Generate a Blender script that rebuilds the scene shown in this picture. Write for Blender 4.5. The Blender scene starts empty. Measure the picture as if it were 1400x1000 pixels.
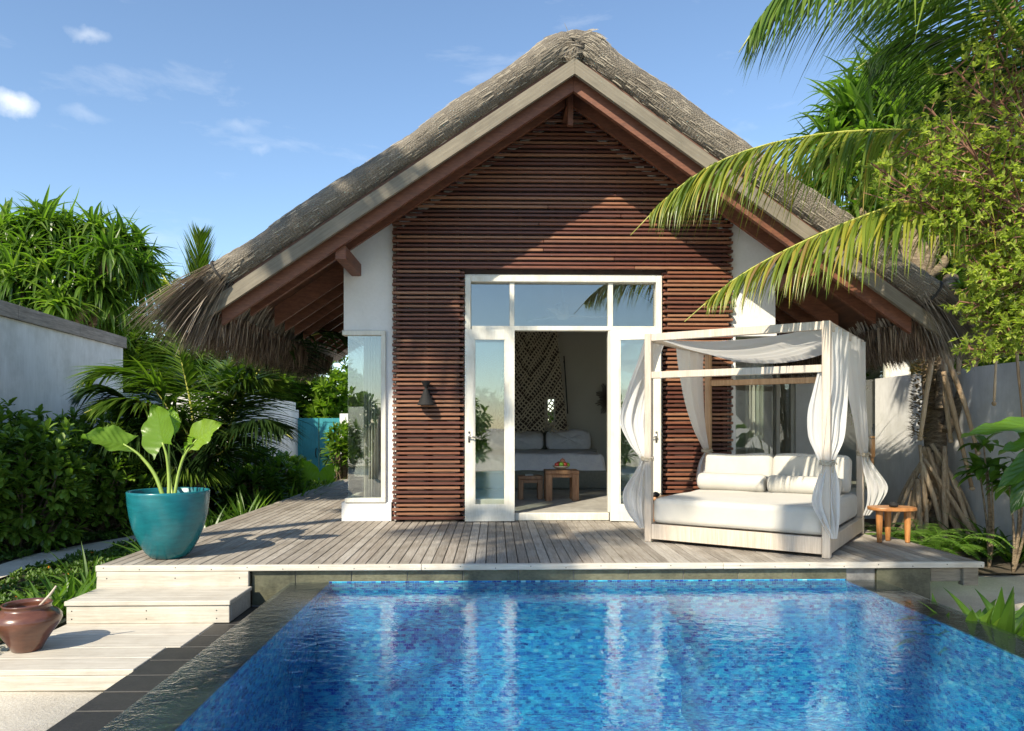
import bpy, math, random
import numpy as np
from mathutils import Vector, Matrix
R = math.radians
random.seed(7)
rs = np.random.RandomState(7)
SC = bpy.context.scene
COL = SC.collection
# ---------------------------------------------------------------- camera maths
F0, VH, CU = 1016.0, 581.0, 700.0
TH = math.atan(24 / F0)
CAMZ = 1.15
ST, CT = math.sin(TH), math.cos(TH)
def dirv(u, v):
    a = (u - CU) / F0
    return (ST + a * CT, CT - a * ST, (VH - v) / F0)
def P(u, v, Y):                      # point on the plane y = Y
    d = dirv(u, v); t = Y / d[1]
    return (d[0] * t, Y, CAMZ + d[2] * t)
def G(u, v, z=0.0):                  # point on the plane z = z
    d = dirv(u, v); t = (z - CAMZ) / d[2]
    return (d[0] * t, d[1] * t, z)
def Q(u, v, D):                      # point at distance D ahead
    d = dirv(u, v)
    return (d[0] * D, d[1] * D, CAMZ + d[2] * D)
# ---------------------------------------------------------------- mesh builder
class MB:
    def __init__(s):
        s.V = []; s.n = 0; s.Q = []; s.T = []; s.NG = []; s.rq = []; s.rt = []; s.rn = []
    def verts(s, a):
        a = np.asarray(a, float).reshape(-1, 3); b = s.n
        s.V.append(a); s.n += len(a); return b
    def quads(s, q, r=None):
        q = np.asarray(q, int).reshape(-1, 4); s.Q.append(q)
        if r is None: r = random.random()
        s.rq.append(np.broadcast_to(np.asarray(r, float), (len(q),)) if np.ndim(r) == 0 else np.asarray(r, float))
    def ngon(s, idx, r=None):
        s.NG.append(list(idx)); s.rn.append(random.random() if r is None else r)
    def hexa(s, c, r=None):          # 8 corners, bottom ring then top ring
        b = s.verts(c)
        s.quads([[b,b+3,b+2,b+1],[b+4,b+5,b+6,b+7],[b,b+1,b+5,b+4],[b+1,b+2,b+6,b+5],[b+2,b+3,b+7,b+6],[b+3,b,b+4,b+7]], r)
    def box(s, x0, x1, y0, y1, z0, z1, r=None):
        s.hexa([(x0,y0,z0),(x1,y0,z0),(x1,y1,z0),(x0,y1,z0),(x0,y0,z1),(x1,y0,z1),(x1,y1,z1),(x0,y1,z1)], r)
    def cbox(s, x0, x1, y0, y1, z0, z1, c=.006, r=None):   # box with chamfered edges
        xs = (x0, x0+c, x1-c, x1); ys = (y0, y0+c, y1-c, y1)
        rings = []
        for z, k in ((z0, 1), (z0+c, 0), (z1-c, 0), (z1, 1)):
            a0, a1 = (x0+c, x1-c) if k else (x0, x1); b0, b1 = (y0+c, y1-c) if k else (y0, y1)
            e = 0 if k else c
            rings.append([(a0+e,b0,z),(a1-e,b0,z),(a1,b0+e,z),(a1,b1-e,z),(a1-e,b1,z),(a0+e,b1,z),(a0,b1-e,z),(a0,b0+e,z)])
        s.loft(rings, r=r)
    def loft(s, rings, closed=True, caps=True, r=None):
        n = len(rings[0]); b = s.verts(np.array(rings, float).reshape(-1, 3)); q = []
        for k in range(len(rings)-1):
            for i in range(n if closed else n-1):
                j = (i+1) % n
                q.append([b+k*n+i, b+k*n+j, b+(k+1)*n+j, b+(k+1)*n+i])
        if r is None: r = random.random()
        s.quads(q, r)
        if caps and closed:
            s.ngon(list(range(b+n-1, b-1, -1)), r); s.ngon(range(b+(len(rings)-1)*n, b+len(rings)*n), r)
    def beam(s, p0, p1, w, h, up=(0,0,1), r=None, e=0):
        p0 = Vector(p0); p1 = Vector(p1); d = (p1-p0).normalized(); u = Vector(up)
        sd = d.cross(u).normalized(); u = sd.cross(d).normalized()
        ring = lambda p: [p-sd*w/2-u*h/2, p+sd*w/2-u*h/2, p+sd*w/2+u*h/2, p-sd*w/2+u*h/2]
        s.loft([ring(p0), ring(p1)], r=r)
    def tube(s, pts, rad, n=8, r=None, caps=True):
        pts = [Vector(p) for p in pts]; m = len(pts)
        if not hasattr(rad, '__len__'): rad = [rad]*m
        rings = []; prev = None
        for i, p in enumerate(pts):
            t = (pts[min(i+1, m-1)] - pts[max(i-1, 0)]).normalized()
            if prev is None: a = t.cross(Vector((0,0,1)) if abs(t.z) < .9 else Vector((1,0,0))).normalized()
            else: a = (prev - t*prev.dot(t)).normalized()
            prev = a; c = t.cross(a)
            rings.append([p + (a*math.cos(2*math.pi*k/n) + c*math.sin(2*math.pi*k/n))*rad[i] for k in range(n)])
        s.loft([[tuple(v) for v in g] for g in rings], caps=caps, r=r)
    def lathe(s, prof, c=(0,0,0), n=32, sx=1, sy=1, r=None, caps=True):
        s.loft([[(c[0]+q*math.cos(2*math.pi*k/n)*sx, c[1]+q*math.sin(2*math.pi*k/n)*sy, c[2]+z) for k in range(n)] for q, z in prof], r=r, caps=caps)
    def grid(s, fn, nu, nv, r=None):  # fn(i/nu, j/nv) -> xyz
        b = s.verts([fn(i/nu, j/nv) for j in range(nv+1) for i in range(nu+1)])
        w = nu+1
        s.quads([[b+j*w+i, b+j*w+i+1, b+(j+1)*w+i+1, b+(j+1)*w+i] for j in range(nv) for i in range(nu)], r)
    def sphere(s, c, rx, ry, rz, n=16, m=10, r=None, f=None):
        rings = []
        for j in range(m+1):
            t = math.pi*j/m - math.pi/2
            q = max(math.cos(t), .02)
            rings.append([(c[0]+rx*q*math.cos(2*math.pi*k/n), c[1]+ry*q*math.sin(2*math.pi*k/n), c[2]+rz*math.sin(t)) for k in range(n)])
        s.loft(rings, r=r)
    # many blades at once: P start, D direction, L length, W width
    def strips(s, Pp, D, L, W, droop=.5, nseg=4, prof=None, fold=.0, side=None, r=None, curl=None):
        Pp = np.asarray(Pp, float); D = np.asarray(D, float).copy(); m = len(Pp)
        D /= np.linalg.norm(D, axis=1)[:, None] + 1e-9
        L = np.broadcast_to(np.asarray(L, float), (m,)); W = np.broadcast_to(np.asarray(W, float), (m,))
        droop = np.broadcast_to(np.asarray(droop, float), (m,))
        if side is None:
            side = np.cross(D, np.array([0, 0, 1.]))
            bad = np.linalg.norm(side, axis=1) < .15
            side[bad] = np.cross(D[bad], np.array([1., .3, 0]))
        side = side / (np.linalg.norm(side, axis=1)[:, None] + 1e-9)
        if prof is None: prof = [1 - .97*(k/nseg)**1.6 for k in range(nseg+1)]
        cur = Pp.copy(); rows = []
        for k in range(nseg+1):
            w = (W*prof[k])[:, None]*.5
            if fold:
                nn = np.cross(side, D)
                rows.append(np.stack([cur-side*w+nn*w*fold, cur, cur+side*w+nn*w*fold], 1))
            else: rows.append(np.stack([cur-side*w, cur+side*w], 1))
            cur = cur + D*(L/nseg)[:, None]
            D = D + np.array([0, 0, -1.])*(droop/nseg)[:, None]
            if curl is not None: D = D + curl/nseg
            D /= np.linalg.norm(D, axis=1)[:, None]
        A = np.stack(rows, 1); c = A.shape[2]          # m, nseg+1, c, 3
        b = s.verts(A.reshape(-1, 3)); st = (nseg+1)*c
        base = []
        for k in range(nseg):
            for j in range(c-1):
                base.append([k*c+j, k*c+j+1, (k+1)*c+j+1, (k+1)*c+j])
        base = np.array(base)
        q = (np.arange(m)*st)[:, None, None] + base[None] + b
        if r is None: r = rs.rand(m)
        s.quads(q.reshape(-1, 4), np.repeat(np.asarray(r, float), len(base)))
    def build(s, name, mat, parent=None, loc=None, smooth=False, label=None, local=False, nolink=False):
        V = np.concatenate(s.V) if s.V else np.zeros((0, 3))
        if parent is not None: off = OFF[parent.name]
        elif loc is not None: off = loc
        else: off = (0, 0, 0)
        if local: off = (0, 0, 0)
        V = V - np.array(off, float)
        Qd = np.concatenate(s.Q) if s.Q else np.zeros((0, 4), int)
        me = bpy.data.meshes.new(name)
        nl = len(Qd)*4 + sum(len(g) for g in s.NG)
        me.vertices.add(len(V)); me.vertices.foreach_set('co', V.astype(np.float32).ravel())
        me.loops.add(nl); me.polygons.add(len(Qd)+len(s.NG))
        li = np.concatenate([Qd.ravel()] + [np.array(g) for g in s.NG]).astype(np.int32)
        ls = list(np.arange(len(Qd))*4); k = len(Qd)*4
        for g in s.NG: ls.append(k); k += len(g)
        me.loops.foreach_set('vertex_index', li)
        me.polygons.foreach_set('loop_start', np.array(ls, np.int32))
        me.polygons.foreach_set('use_smooth', np.full(len(ls), bool(smooth)))
        at = me.attributes.new('rnd', 'FLOAT', 'FACE')
        rr = np.concatenate(([np.concatenate(s.rq)] if s.rq else []) + [np.array(s.rn, float)])
        at.data.foreach_set('value', rr.astype(np.float32))
        me.update(calc_edges=True); me.validate()
        me.materials.append(MT[mat] if isinstance(mat, str) else mat)
        o = bpy.data.objects.new(name, me); COL.objects.link(o)
        if parent is not None:
            o.parent = parent; OFF[o.name] = OFF[parent.name]
        else:
            o.location = off; OFF[o.name] = tuple(off)
        if label: o['label'] = label
        return o
OFF = {}
def empty(name, label, cat, loc=(0,0,0), rz=0, group=None, local=False):
    o = bpy.data.objects.new(name, None); COL.objects.link(o); o.empty_display_size = .2
    o.location = loc; o.rotation_euler = (0, 0, rz)
    OFF[o.name] = (0,0,0) if local else tuple(loc)
    return tag(o, label, cat, group)
def tag(o, label, cat, group=None, kind=None):
    o['label'] = label; o['category'] = cat
    if group: o['group'] = group
    if kind: o['kind'] = kind
    return o
def struct(o, kind='structure'):
    o['kind'] = kind; return o
def dup(root, loc, rz=0, label=None, group=None):
    r = root.copy(); COL.objects.link(r); r.location = loc; r.rotation_euler = (0,0,rz)
    if label: r['label'] = label
    if group: r['group'] = group
    for ch in list(root.children):
        c = ch.copy(); COL.objects.link(c); c.parent = r
        for g in list(ch.children):
            d = g.copy(); COL.objects.link(d); d.parent = c
    return r
def cr(pts, n):                       # Catmull-Rom through control points
    p = [Vector(q) for q in pts]; p = [p[0]*2-p[1]] + p + [p[-1]*2-p[-2]]; out = []
    m = len(p)-3
    for k in range(n+1):
        t = k/n*m; i = min(int(t), m-1); t -= i
        a, b, c, d = p[i:i+4]
        out.append(((b*2) + (c-a)*t + (a*2-b*5+c*4-d)*t*t + (b*3-a-c*3+d)*t**3)*.5)
    return out
# ---------------------------------------------------------------- materials
MT = {}
class N:
    def __init__(s, name):
        s.m = bpy.data.materials.new(name); s.m.use_nodes = True; s.t = s.m.node_tree
        s.t.nodes.clear(); s.out = s.t.nodes.new('ShaderNodeOutputMaterial'); MT[name] = s.m
    def n(s, ty, **k):
        nd = s.t.nodes.new(ty)
        for a, v in k.items():
            if a == 'ins':
                for i, x in v.items():
                    if isinstance(x, bpy.types.NodeSocket): s.t.links.new(x, nd.inputs[i])
                    else: nd.inputs[i].default_value = x
            else: setattr(nd, a, v)
        return nd
    def coord(s, scale, rot=(0,0,0)):
        tc = s.n('ShaderNodeTexCoord')
        mp = s.n('ShaderNodeMapping', ins={0: tc.outputs['Object']})
        mp.inputs['Scale'].default_value = scale; mp.inputs['Rotation'].default_value = rot
        return mp.outputs[0]
    def noise(s, vec, sc=1, det=4, rough=.55, dist=0):
        nd = s.n('ShaderNodeTexNoise', ins={'Vector': vec, 'Scale': sc, 'Detail': det, 'Roughness': rough, 'Distortion': dist})
        return nd.outputs[0]
    def ramp(s, fac, cols, interp='LINEAR'):
        nd = s.n('ShaderNodeValToRGB', ins={0: fac}); e = nd.color_ramp; e.interpolation = interp
        while len(e.elements) < len(cols): e.elements.new(.5)
        for el, (p, c) in zip(e.elements, cols):
            el.position = p; el.color = tuple(c)+(1,) if len(c) == 3 else c
        return nd.outputs[0]
    def mix(s, fac, a, b, mode='MIX'):
        nd = s.n('ShaderNodeMix', data_type='RGBA', blend_type=mode)
        for i, x in ((0, fac), (6, a), (7, b)):
            if isinstance(x, bpy.types.NodeSocket): s.t.links.new(x, nd.inputs[i])
            else: nd.inputs[i].default_value = x if i == 0 or len(x) == 4 else tuple(x)+(1,)
        return nd.outputs[2]
    def math(s, op, a, b=0.0):
        nd = s.n('ShaderNodeMath', operation=op, ins={0: a, 1: b}); return nd.outputs[0]
    def attr(s, name='rnd'):
        return s.n('ShaderNodeAttribute', attribute_name=name).outputs['Fac']
    def bump(s, h, st=.3, d=.01):
        return s.n('ShaderNodeBump', ins={'Height': h, 'Strength': st, 'Distance': d}).outputs[0]
    def bsdf(s, col, rough=.6, nrm=None, **k):
        b = s.n('ShaderNodeBsdfPrincipled', ins={'Base Color': col if isinstance(col, bpy.types.NodeSocket) else tuple(col)+(1,), 'Roughness': rough})
        if nrm is not None: s.t.links.new(nrm, b.inputs['Normal'])
        for a, v in k.items(): b.inputs[a.replace('_', ' ')].default_value = v
        return b
    def end(s, sh):
        s.t.links.new(sh.outputs[0] if hasattr(sh, 'outputs') else sh, s.out.inputs[0])
def mat(name, c1, c2, scale=(3,3,3), rough=.6, rnd=None, rfac=.5, bump=.2, bd=.005, fine=None, pos=(.35,.65), dirt=None, **k):
    """noise between c1 and c2 (stretched by scale), per-piece colour rnd=(ca, cb), fine second grain, dirt patches"""
    g = N(name); v = g.coord(scale); f = g.noise(v, 1, 6, .6)
    col = g.ramp(f, [(pos[0], c1), (pos[1], c2)])
    if rnd:
        rc = g.ramp(g.attr(), [(i/(len(rnd)-1), c) for i, c in enumerate(rnd)])
        col = g.mix(rfac, col, rc)
    if fine:
        f2 = g.noise(g.coord(fine[0]), 1, 5, .7)
        col = g.mix(fine[1], col, g.ramp(f2, [(.3, (0,0,0)), (.7, (1,1,1))]), 'SOFT_LIGHT')
        f = g.math('ADD', f, f2)
    if dirt:                          # (scale, colour, strength)
        f3 = g.noise(g.coord((dirt[0],)*3), 1, 7, .65)
        col = g.mix(g.math('MULTIPLY', g.ramp(f3, [(.45, (0,0,0)), (.72, (1,1,1))]), dirt[2]), col, dirt[1])
    g.end(g.bsdf(col, rough, g.bump(f, bump, bd) if bump else None, **k))
    return g
def leafmat(name, cols, transl=.35, rough=.4, tcol=None):
    g = N(name); r = g.attr()
    nz = g.noise(g.coord((1.3,1.3,1.3)), 1, 2)
    rr = g.math('ADD', g.math('MULTIPLY', r, .75), g.math('MULTIPLY', nz, .3))
    col = g.ramp(rr, [(i/(len(cols)-1)*.8+.1, c) for i, c in enumerate(cols)])
    b = g.bsdf(col, rough, g.bump(g.noise(g.coord((40,40,40)), 1, 2), .15, .003), Specular_IOR_Level=.45)
    t = g.n('ShaderNodeBsdfTranslucent', ins={0: g.mix(1, col, (tcol or (1.6,1.9,.7)), 'MULTIPLY')})
    mx = g.n('ShaderNodeMixShader', ins={0: transl, 1: b.outputs[0], 2: t.outputs[0]})
    g.end(mx)
# woods
mat('deck_wood', (.22,.19,.155), (.42,.385,.33), (40,1.6,40), .75, rnd=[(.17,.14,.11),(.33,.29,.24),(.48,.44,.38),(.25,.20,.155)], rfac=.5, fine=((120,5,120),.5), dirt=(2.2,(.13,.105,.075),.55), bump=.25)
mat('edge_wood', (.42,.38,.31), (.58,.54,.46), (1.2,30,30), .7, rnd=[(.42,.39,.33),(.58,.54,.47)], rfac=.4, fine=((4,90,90),.35), dirt=(5,(.25,.21,.16),.3), bump=.2)
mat('pale_wood', (.43,.36,.285), (.57,.495,.41), (30,30,1.5), .6, rnd=[(.43,.35,.27),(.54,.46,.365)], rfac=.4, fine=((90,90,5),.3), bump=.1)
mat('oak_wood', (.40,.24,.13), (.52,.34,.20), (30,30,1.5), .5, fine=((90,90,5),.3), bump=.1)
mat('slat_wood', (.075,.022,.013), (.17,.058,.030), (2.5,40,40), .5, rnd=[(.045,.014,.010),(.12,.034,.020),(.23,.085,.042),(.36,.18,.095),(.085,.024,.015)], rfac=.6, fine=((8,120,120),.4), bump=.2)
mat('slat_back', (.03,.018,.014), (.06,.03,.02), (10,10,10), .7)
mat('rafter_wood', (.11,.040,.020), (.19,.070,.035), (3,3,14), .6, rnd=[(.10,.036,.02),(.20,.075,.04)], fine=((12,12,50),.4))
mat('soffit_wood', (.07,.03,.018), (.13,.055,.03), (14,2,14), .6)
mat('fascia_wood', (.17,.145,.105), (.27,.235,.175), (2,20,20), .75, rnd=[(.17,.145,.11),(.27,.235,.18)], rfac=.3, fine=((6,70,70),.45), dirt=(3,(.16,.13,.10),.5))
mat('teak', (.30,.12,.035), (.46,.20,.06), (20,20,3), .4, fine=((70,70,8),.35), bump=.08)
mat('stool_wood', (.22,.10,.045), (.36,.18,.09), (20,20,3), .5, fine=((60,60,8),.4), bump=.1)
mat('coping_wood', (.20,.165,.135), (.33,.28,.235), (9,1,20), .8, fine=((40,3,60),.4), dirt=(2,(.12,.10,.08),.4))
# walls, stone
mat('white_wall', (.70,.69,.66), (.78,.775,.75), (1.3,1.3,1.3), .85, fine=((30,30,30),.12), dirt=(1.1,(.52,.50,.45),.5), bump=.12, bd=.01)
mat('garden_wall', (.66,.66,.64), (.75,.75,.73), (3,3,.8), .85, fine=((25,25,3),.2), dirt=(1.7,(.44,.44,.40),.65), bump=.2, bd=.01)
mat('room_wall', (.60,.57,.49), (.66,.63,.55), (1,1,1), .9, bump=0)
mat('frame_paint', (.60,.575,.49), (.70,.68,.60), (5,5,1.6), .55, fine=((60,60,7),.3), dirt=(4,(.50,.44,.34),.5), bump=.15)
mat('gate_paint', (.015,.20,.235), (.03,.28,.31), (3,3,1), .5, fine=((40,40,5),.2))
mat('black_metal', (.005,.005,.005), (.009,.009,.009), (9,9,9), .8, bump=0)
mat('steel', (.3,.3,.3), (.4,.4,.4), (9,9,9), .3, bump=0, Metallic=.9)
mat('stone_green', (.045,.048,.028), (.12,.12,.072), (5,5,5), .55, rnd=[(.055,.055,.035),(.13,.125,.075)], fine=((30,30,60),.4), dirt=(8,(.20,.195,.13),.4))
mat('stone_dark', (.012,.012,.011), (.03,.028,.025), (6,6,6), .55, rnd=[(.02,.02,.018),(.045,.042,.038)], fine=((60,60,60),.4), dirt=(5,(.04,.038,.032),.4))
mat('grout', (.16,.155,.145), (.24,.235,.22), (20,20,20), .9)
mat('floor_stone', (.34,.32,.28), (.48,.455,.40), (3,3,3), .45, fine=((14,14,14),.3))
mat('sand', (.56,.51,.42), (.68,.63,.53), (2.5,2.5,2.5), .95, fine=((60,60,60),.4), dirt=(1.2,(.46,.41,.33),.4), bump=.5, bd=.012)
mat('soil', (.045,.035,.022), (.09,.07,.045), (4,4,4), .95, fine=((40,40,40),.4), bump=.6, bd=.02)
# cloth
leafmat('white_cloth', [(.76,.755,.735),(.80,.795,.775)], .5, .9, (1,1,1))
mat('cushion_cloth', (.47,.45,.395), (.52,.495,.44), (4,4,4), .9, fine=((260,260,260),.15), bump=.35, bd=.012, Sheen_Weight=.2)
mat('bed_linen', (.80,.79,.84), (.86,.85,.88), (5,5,5), .9, fine=((10,10,10),.2), bump=.5, bd=.03)
mat('bed_fabric', (.19,.19,.155), (.24,.235,.195), (30,30,30), .95)
mat('rope', (.38,.32,.23), (.50,.43,.32), (40,40,40), .9)
mat('dark_rope', (.02,.018,.015), (.05,.045,.04), (40,40,40), .9)
mat('curtain_cloth', (.50,.49,.43), (.60,.585,.52), (20,20,.5), .9, bump=0)
mat('bluegreen_glaze', (.004,.11,.14), (.007,.155,.175), (3,3,1.5), .27, fine=((7,7,30),.25), bump=.04, Coat_Weight=.15)
mat('brown_glaze', (.105,.040,.024), (.15,.058,.034), (4,4,4), .3, fine=((9,9,40),.3), bump=.06, Coat_Weight=.5)
mat('book_cover', (.6,.6,.58), (.7,.7,.68), (9,9,9), .5, bump=0)
mat('ceramic', (.32,.27,.22), (.45,.40,.33), (20,20,20), .4, bump=0)
mat('fruit_red', (.35,.02,.02), (.5,.08,.04), (20,20,20), .3, bump=0)
mat('fruit_green', (.12,.28,.03), (.25,.42,.06), (20,20,20), .3, bump=0)
mat('fruit_pink', (.6,.20,.13), (.7,.35,.2), (20,20,20), .35, bump=0)
mat('bark', (.12,.085,.05), (.30,.23,.15), (8,8,30), .9, fine=((30,30,90),.6), bump=1, bd=.02)
mat('palm_bark', (.15,.10,.075), (.32,.24,.19), (3,3,22), .85, bump=.8, bd=.02)
mat('root_bark', (.42,.29,.17), (.62,.49,.33), (20,20,3), .85, rnd=[(.28,.18,.10),(.60,.46,.30)], fine=((70,70,9),.5), bump=.6, bd=.01)
mat('twig', (.12,.05,.03), (.24,.12,.075), (9,9,9), .8)
mat('stalk', (.20,.30,.05), (.32,.42,.09), (9,9,4), .4, bump=.05)
mat('rachis', (.30,.32,.06), (.50,.48,.12), (6,6,6), .45, bump=.05)
mat('ceiling_thatch', (.03,.018,.012), (.06,.035,.02), (3,20,20), .9)
# thatch: netted reed, grain runs down the slope
g = N('thatch')
tc = g.n('ShaderNodeTexCoord'); sp = g.n('ShaderNodeSeparateXYZ', ins={0: tc.outputs['Object']})
X, Y, Z = sp.outputs[0], sp.outputs[1], sp.outputs[2]
ax = g.math('ABSOLUTE', X)
along = g.math('SUBTRACT', g.math('MULTIPLY', ax, .823), g.math('MULTIPLY', Z, .568))
acr = g.math('ADD', g.math('MULTIPLY', ax, .568), g.math('MULTIPLY', Z, .823))
cv = g.n('ShaderNodeCombineXYZ', ins={0: g.math('MULTIPLY', along, 5.), 1: g.math('MULTIPLY', Y, 75.), 2: g.math('MULTIPLY', acr, 75.)})
fib = g.noise(cv.outputs[0], 1, 5, .65)
cv2 = g.n('ShaderNodeCombineXYZ', ins={0: along, 1: Y, 2: acr})
big = g.noise(cv2.outputs[0], 2.2, 6, .65)
acy = g.math('ADD', acr, g.math('MULTIPLY', Y, .8))
wp = g.math('MULTIPLY', g.noise(cv2.outputs[0], 7, 3, .6), .10)
w1 = g.math('SINE', g.math('MULTIPLY', g.math('ADD', g.math('ADD', along, wp), g.math('MULTIPLY', acy, .9)), 175.))
w2 = g.math('SINE', g.math('MULTIPLY', g.math('SUBTRACT', g.math('ADD', along, wp), g.math('MULTIPLY', acy, .9)), 175.))
net = g.math('MAXIMUM', w1, w2)
col = g.ramp(fib, [(.3, (.05,.042,.032)), (.52, (.20,.17,.128)), (.75, (.40,.355,.285))])
col = g.mix(.55, col, g.ramp(big, [(.3, (.12,.10,.078)), (.7, (.34,.30,.24))]))
col = g.mix(g.math('MULTIPLY', g.ramp(net, [(.8, (0,0,0)), (.97, (1,1,1))]), .45), col, (.06,.048,.036))
h = g.math('ADD', g.math('MULTIPLY', fib, 1.2), g.math('MULTIPLY', net, -.14))
lay = g.noise(cv2.outputs[0], 5, 4, .6); h = g.math('ADD', h, g.math('MULTIPLY', lay, 1.4))
g.end(g.bsdf(col, .9, g.bump(h, .85, .035)))
# weathered fascia boards, grain along the slope
g = N('fascia_slope')
cv3 = None
tc = g.n('ShaderNodeTexCoord'); sp = g.n('ShaderNodeSeparateXYZ', ins={0: tc.outputs['Object']})
ax = g.math('ABSOLUTE', sp.outputs[0])
al = g.math('SUBTRACT', g.math('MULTIPLY', ax, .823), g.math('MULTIPLY', sp.outputs[2], .568)); ac = g.math('ADD', g.math('MULTIPLY', ax, .568), g.math('MULTIPLY', sp.outputs[2], .823))
v1 = g.n('ShaderNodeCombineXYZ', ins={0: g.math('MULTIPLY', al, 2.2), 1: sp.outputs[1], 2: g.math('MULTIPLY', ac, 60.)}).outputs[0]
f1 = g.noise(v1, 1, 6, .7); f2 = g.noise(g.n('ShaderNodeCombineXYZ', ins={0: al, 1: sp.outputs[1], 2: ac}).outputs[0], 2.4, 5, .6)
col = g.mix(.5, g.ramp(f1, [(.3, (.085,.072,.05)), (.7, (.24,.21,.155))]), g.ramp(f2, [(.3, (.11,.095,.07)), (.7, (.25,.215,.16))]))
g.end(g.bsdf(col, .75, g.bump(f1, .3, .005)))
# loose straw
g = N('roof_straw')
g.end(g.bsdf(g.ramp(g.attr(), [(0, (.06,.05,.038)), (.5, (.19,.16,.12)), (1, (.42,.37,.29))]), .85))
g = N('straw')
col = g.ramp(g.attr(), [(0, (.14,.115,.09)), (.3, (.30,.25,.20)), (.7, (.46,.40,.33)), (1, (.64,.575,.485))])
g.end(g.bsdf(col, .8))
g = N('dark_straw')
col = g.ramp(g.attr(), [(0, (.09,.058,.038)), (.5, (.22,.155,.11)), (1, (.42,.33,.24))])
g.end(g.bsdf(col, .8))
# foliage
leafmat('palm_sun', [(.045,.085,.015), (.09,.145,.022), (.15,.20,.03), (.23,.26,.04), (.36,.31,.05), (.26,.16,.07)], .4, .35)
leafmat('palm_green', [(.03,.065,.012), (.06,.115,.016), (.10,.17,.025), (.17,.23,.04)], .35, .3)
leafmat('palm_dark', [(.012,.03,.010), (.025,.055,.014), (.045,.085,.02)], .3, .35)
leafmat('pandanus_leaf', [(.04,.085,.015), (.075,.145,.022), (.125,.21,.035), (.21,.28,.06)], .5, .3)
leafmat('hedge_leaf', [(.05,.10,.018), (.09,.165,.025), (.15,.25,.035), (.27,.37,.07)], .25, .25)
leafmat('bright_leaf', [(.05,.10,.014), (.09,.17,.02), (.16,.26,.035), (.24,.32,.05)], .4, .35)
leafmat('small_leaf', [(.12,.16,.035), (.22,.27,.06), (.36,.40,.10), (.50,.51,.17)], .5, .4)
leafmat('cover_leaf', [(.03,.07,.012), (.055,.12,.016), (.10,.18,.025), (.16,.24,.04)], .25, .5)
leafmat('lily_leaf', [(.05,.12,.015), (.10,.20,.025), (.20,.32,.05)], .4, .35)
leafmat('dark_leaf', [(.025,.07,.012), (.055,.125,.018), (.09,.18,.025)], .35, .3)
leafmat('fern_leaf', [(.06,.13,.02), (.12,.23,.035), (.20,.33,.06)], .45, .45)
leafmat('ear_leaf', [(.13,.24,.025), (.17,.30,.035), (.22,.34,.045)], .45, .32)
leafmat('dead_leaf', [(.12,.08,.04), (.22,.15,.08), (.32,.24,.14)], .2, .7)
# glass: clear pane with real reflection
def schlick(g, nrm, f0):
    ge = g.n('ShaderNodeNewGeometry')
    dt = g.n('ShaderNodeVectorMath', operation='DOT_PRODUCT', ins={0: ge.outputs['Incoming'], 1: nrm if nrm is not None else ge.outputs['Normal']})
    c = g.math('SUBTRACT', 1., g.math('MINIMUM', g.math('ABSOLUTE', dt.outputs['Value']), 1.))
    return g.math('ADD', g.math('MULTIPLY', g.math('POWER', c, 5.), 1-f0), f0)
def glass(name, tint, extra=0.0, wob=.0):
    g = N(name)
    nr = g.bump(g.noise(g.coord((.8,.8,.8)), 1, 2), wob, .02) if wob else None
    f = g.math('ADD', schlick(g, None, .04), extra)
    tr = g.n('ShaderNodeBsdfTransparent', ins={0: tint+(1,)})
    gl = g.n('ShaderNodeBsdfGlossy', ins={0: (1,1,1,1), 'Roughness': .0})
    if nr: g.t.links.new(nr, gl.inputs['Normal'])
    g.end(g.n('ShaderNodeMixShader', ins={0: f, 1: tr.outputs[0], 2: gl.outputs[0]}))
glass('window_glass', (.90,.93,.91), .085, .15)
glass('bottle_glass', (.25,.5,.75), .1)
# water
g = N('pool_water')
tc = g.n('ShaderNodeTexCoord'); mp = g.n('ShaderNodeMapping', ins={0: tc.outputs['Object']}); mp.inputs['Scale'].default_value = (1, 1.15, 1)
a = g.noise(mp.outputs[0], 9, 3, .55, .8); b_ = g.noise(mp.outputs[0], 30, 2, .5, .4); c_ = g.noise(mp.outputs[0], 2.2, 2, .5)
# the overflow edge on the left is rougher
sp = g.n('ShaderNodeSeparateXYZ', ins={0: tc.outputs['Object']})
edge = g.ramp(g.math('ADD', sp.outputs[0], 2.0), [(.25, (1,1,1)), (.9, (0,0,0))])
d_ = g.noise(mp.outputs[0], 55, 3, .6, .6)
hgt = g.math('ADD', g.math('ADD', g.math('ADD', a, g.math('MULTIPLY', b_, .22)), c_), g.math('MULTIPLY', g.math('MULTIPLY', edge, d_), .45))
bp = g.n('ShaderNodeBump', ins={'Height': hgt, 'Distance': .010, 'Strength': g.math('ADD', .30, g.math('MULTIPLY', edge, .70))}).outputs[0]
fr = schlick(g, bp, .02)
tr = g.n('ShaderNodeBsdfTransparent', ins={0: (.78,.93,.98,1)})
rf = g.n('ShaderNodeBsdfRefraction', ins={0: (.78,.93,.98,1), 'IOR': 1.33, 'Roughness': 0}); g.t.links.new(bp, rf.inputs['Normal'])
gl = g.n('ShaderNodeBsdfGlossy', ins={0: (1,1,1,1), 'Roughness': .02}); g.t.links.new(bp, gl.inputs['Normal'])
m1 = g.n('ShaderNodeMixShader', ins={0: .55, 1: tr.outputs[0], 2: rf.outputs[0]})
g.end(g.n('ShaderNodeMixShader', ins={0: fr, 1: m1.outputs[0], 2: gl.outputs[0]}))
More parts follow.
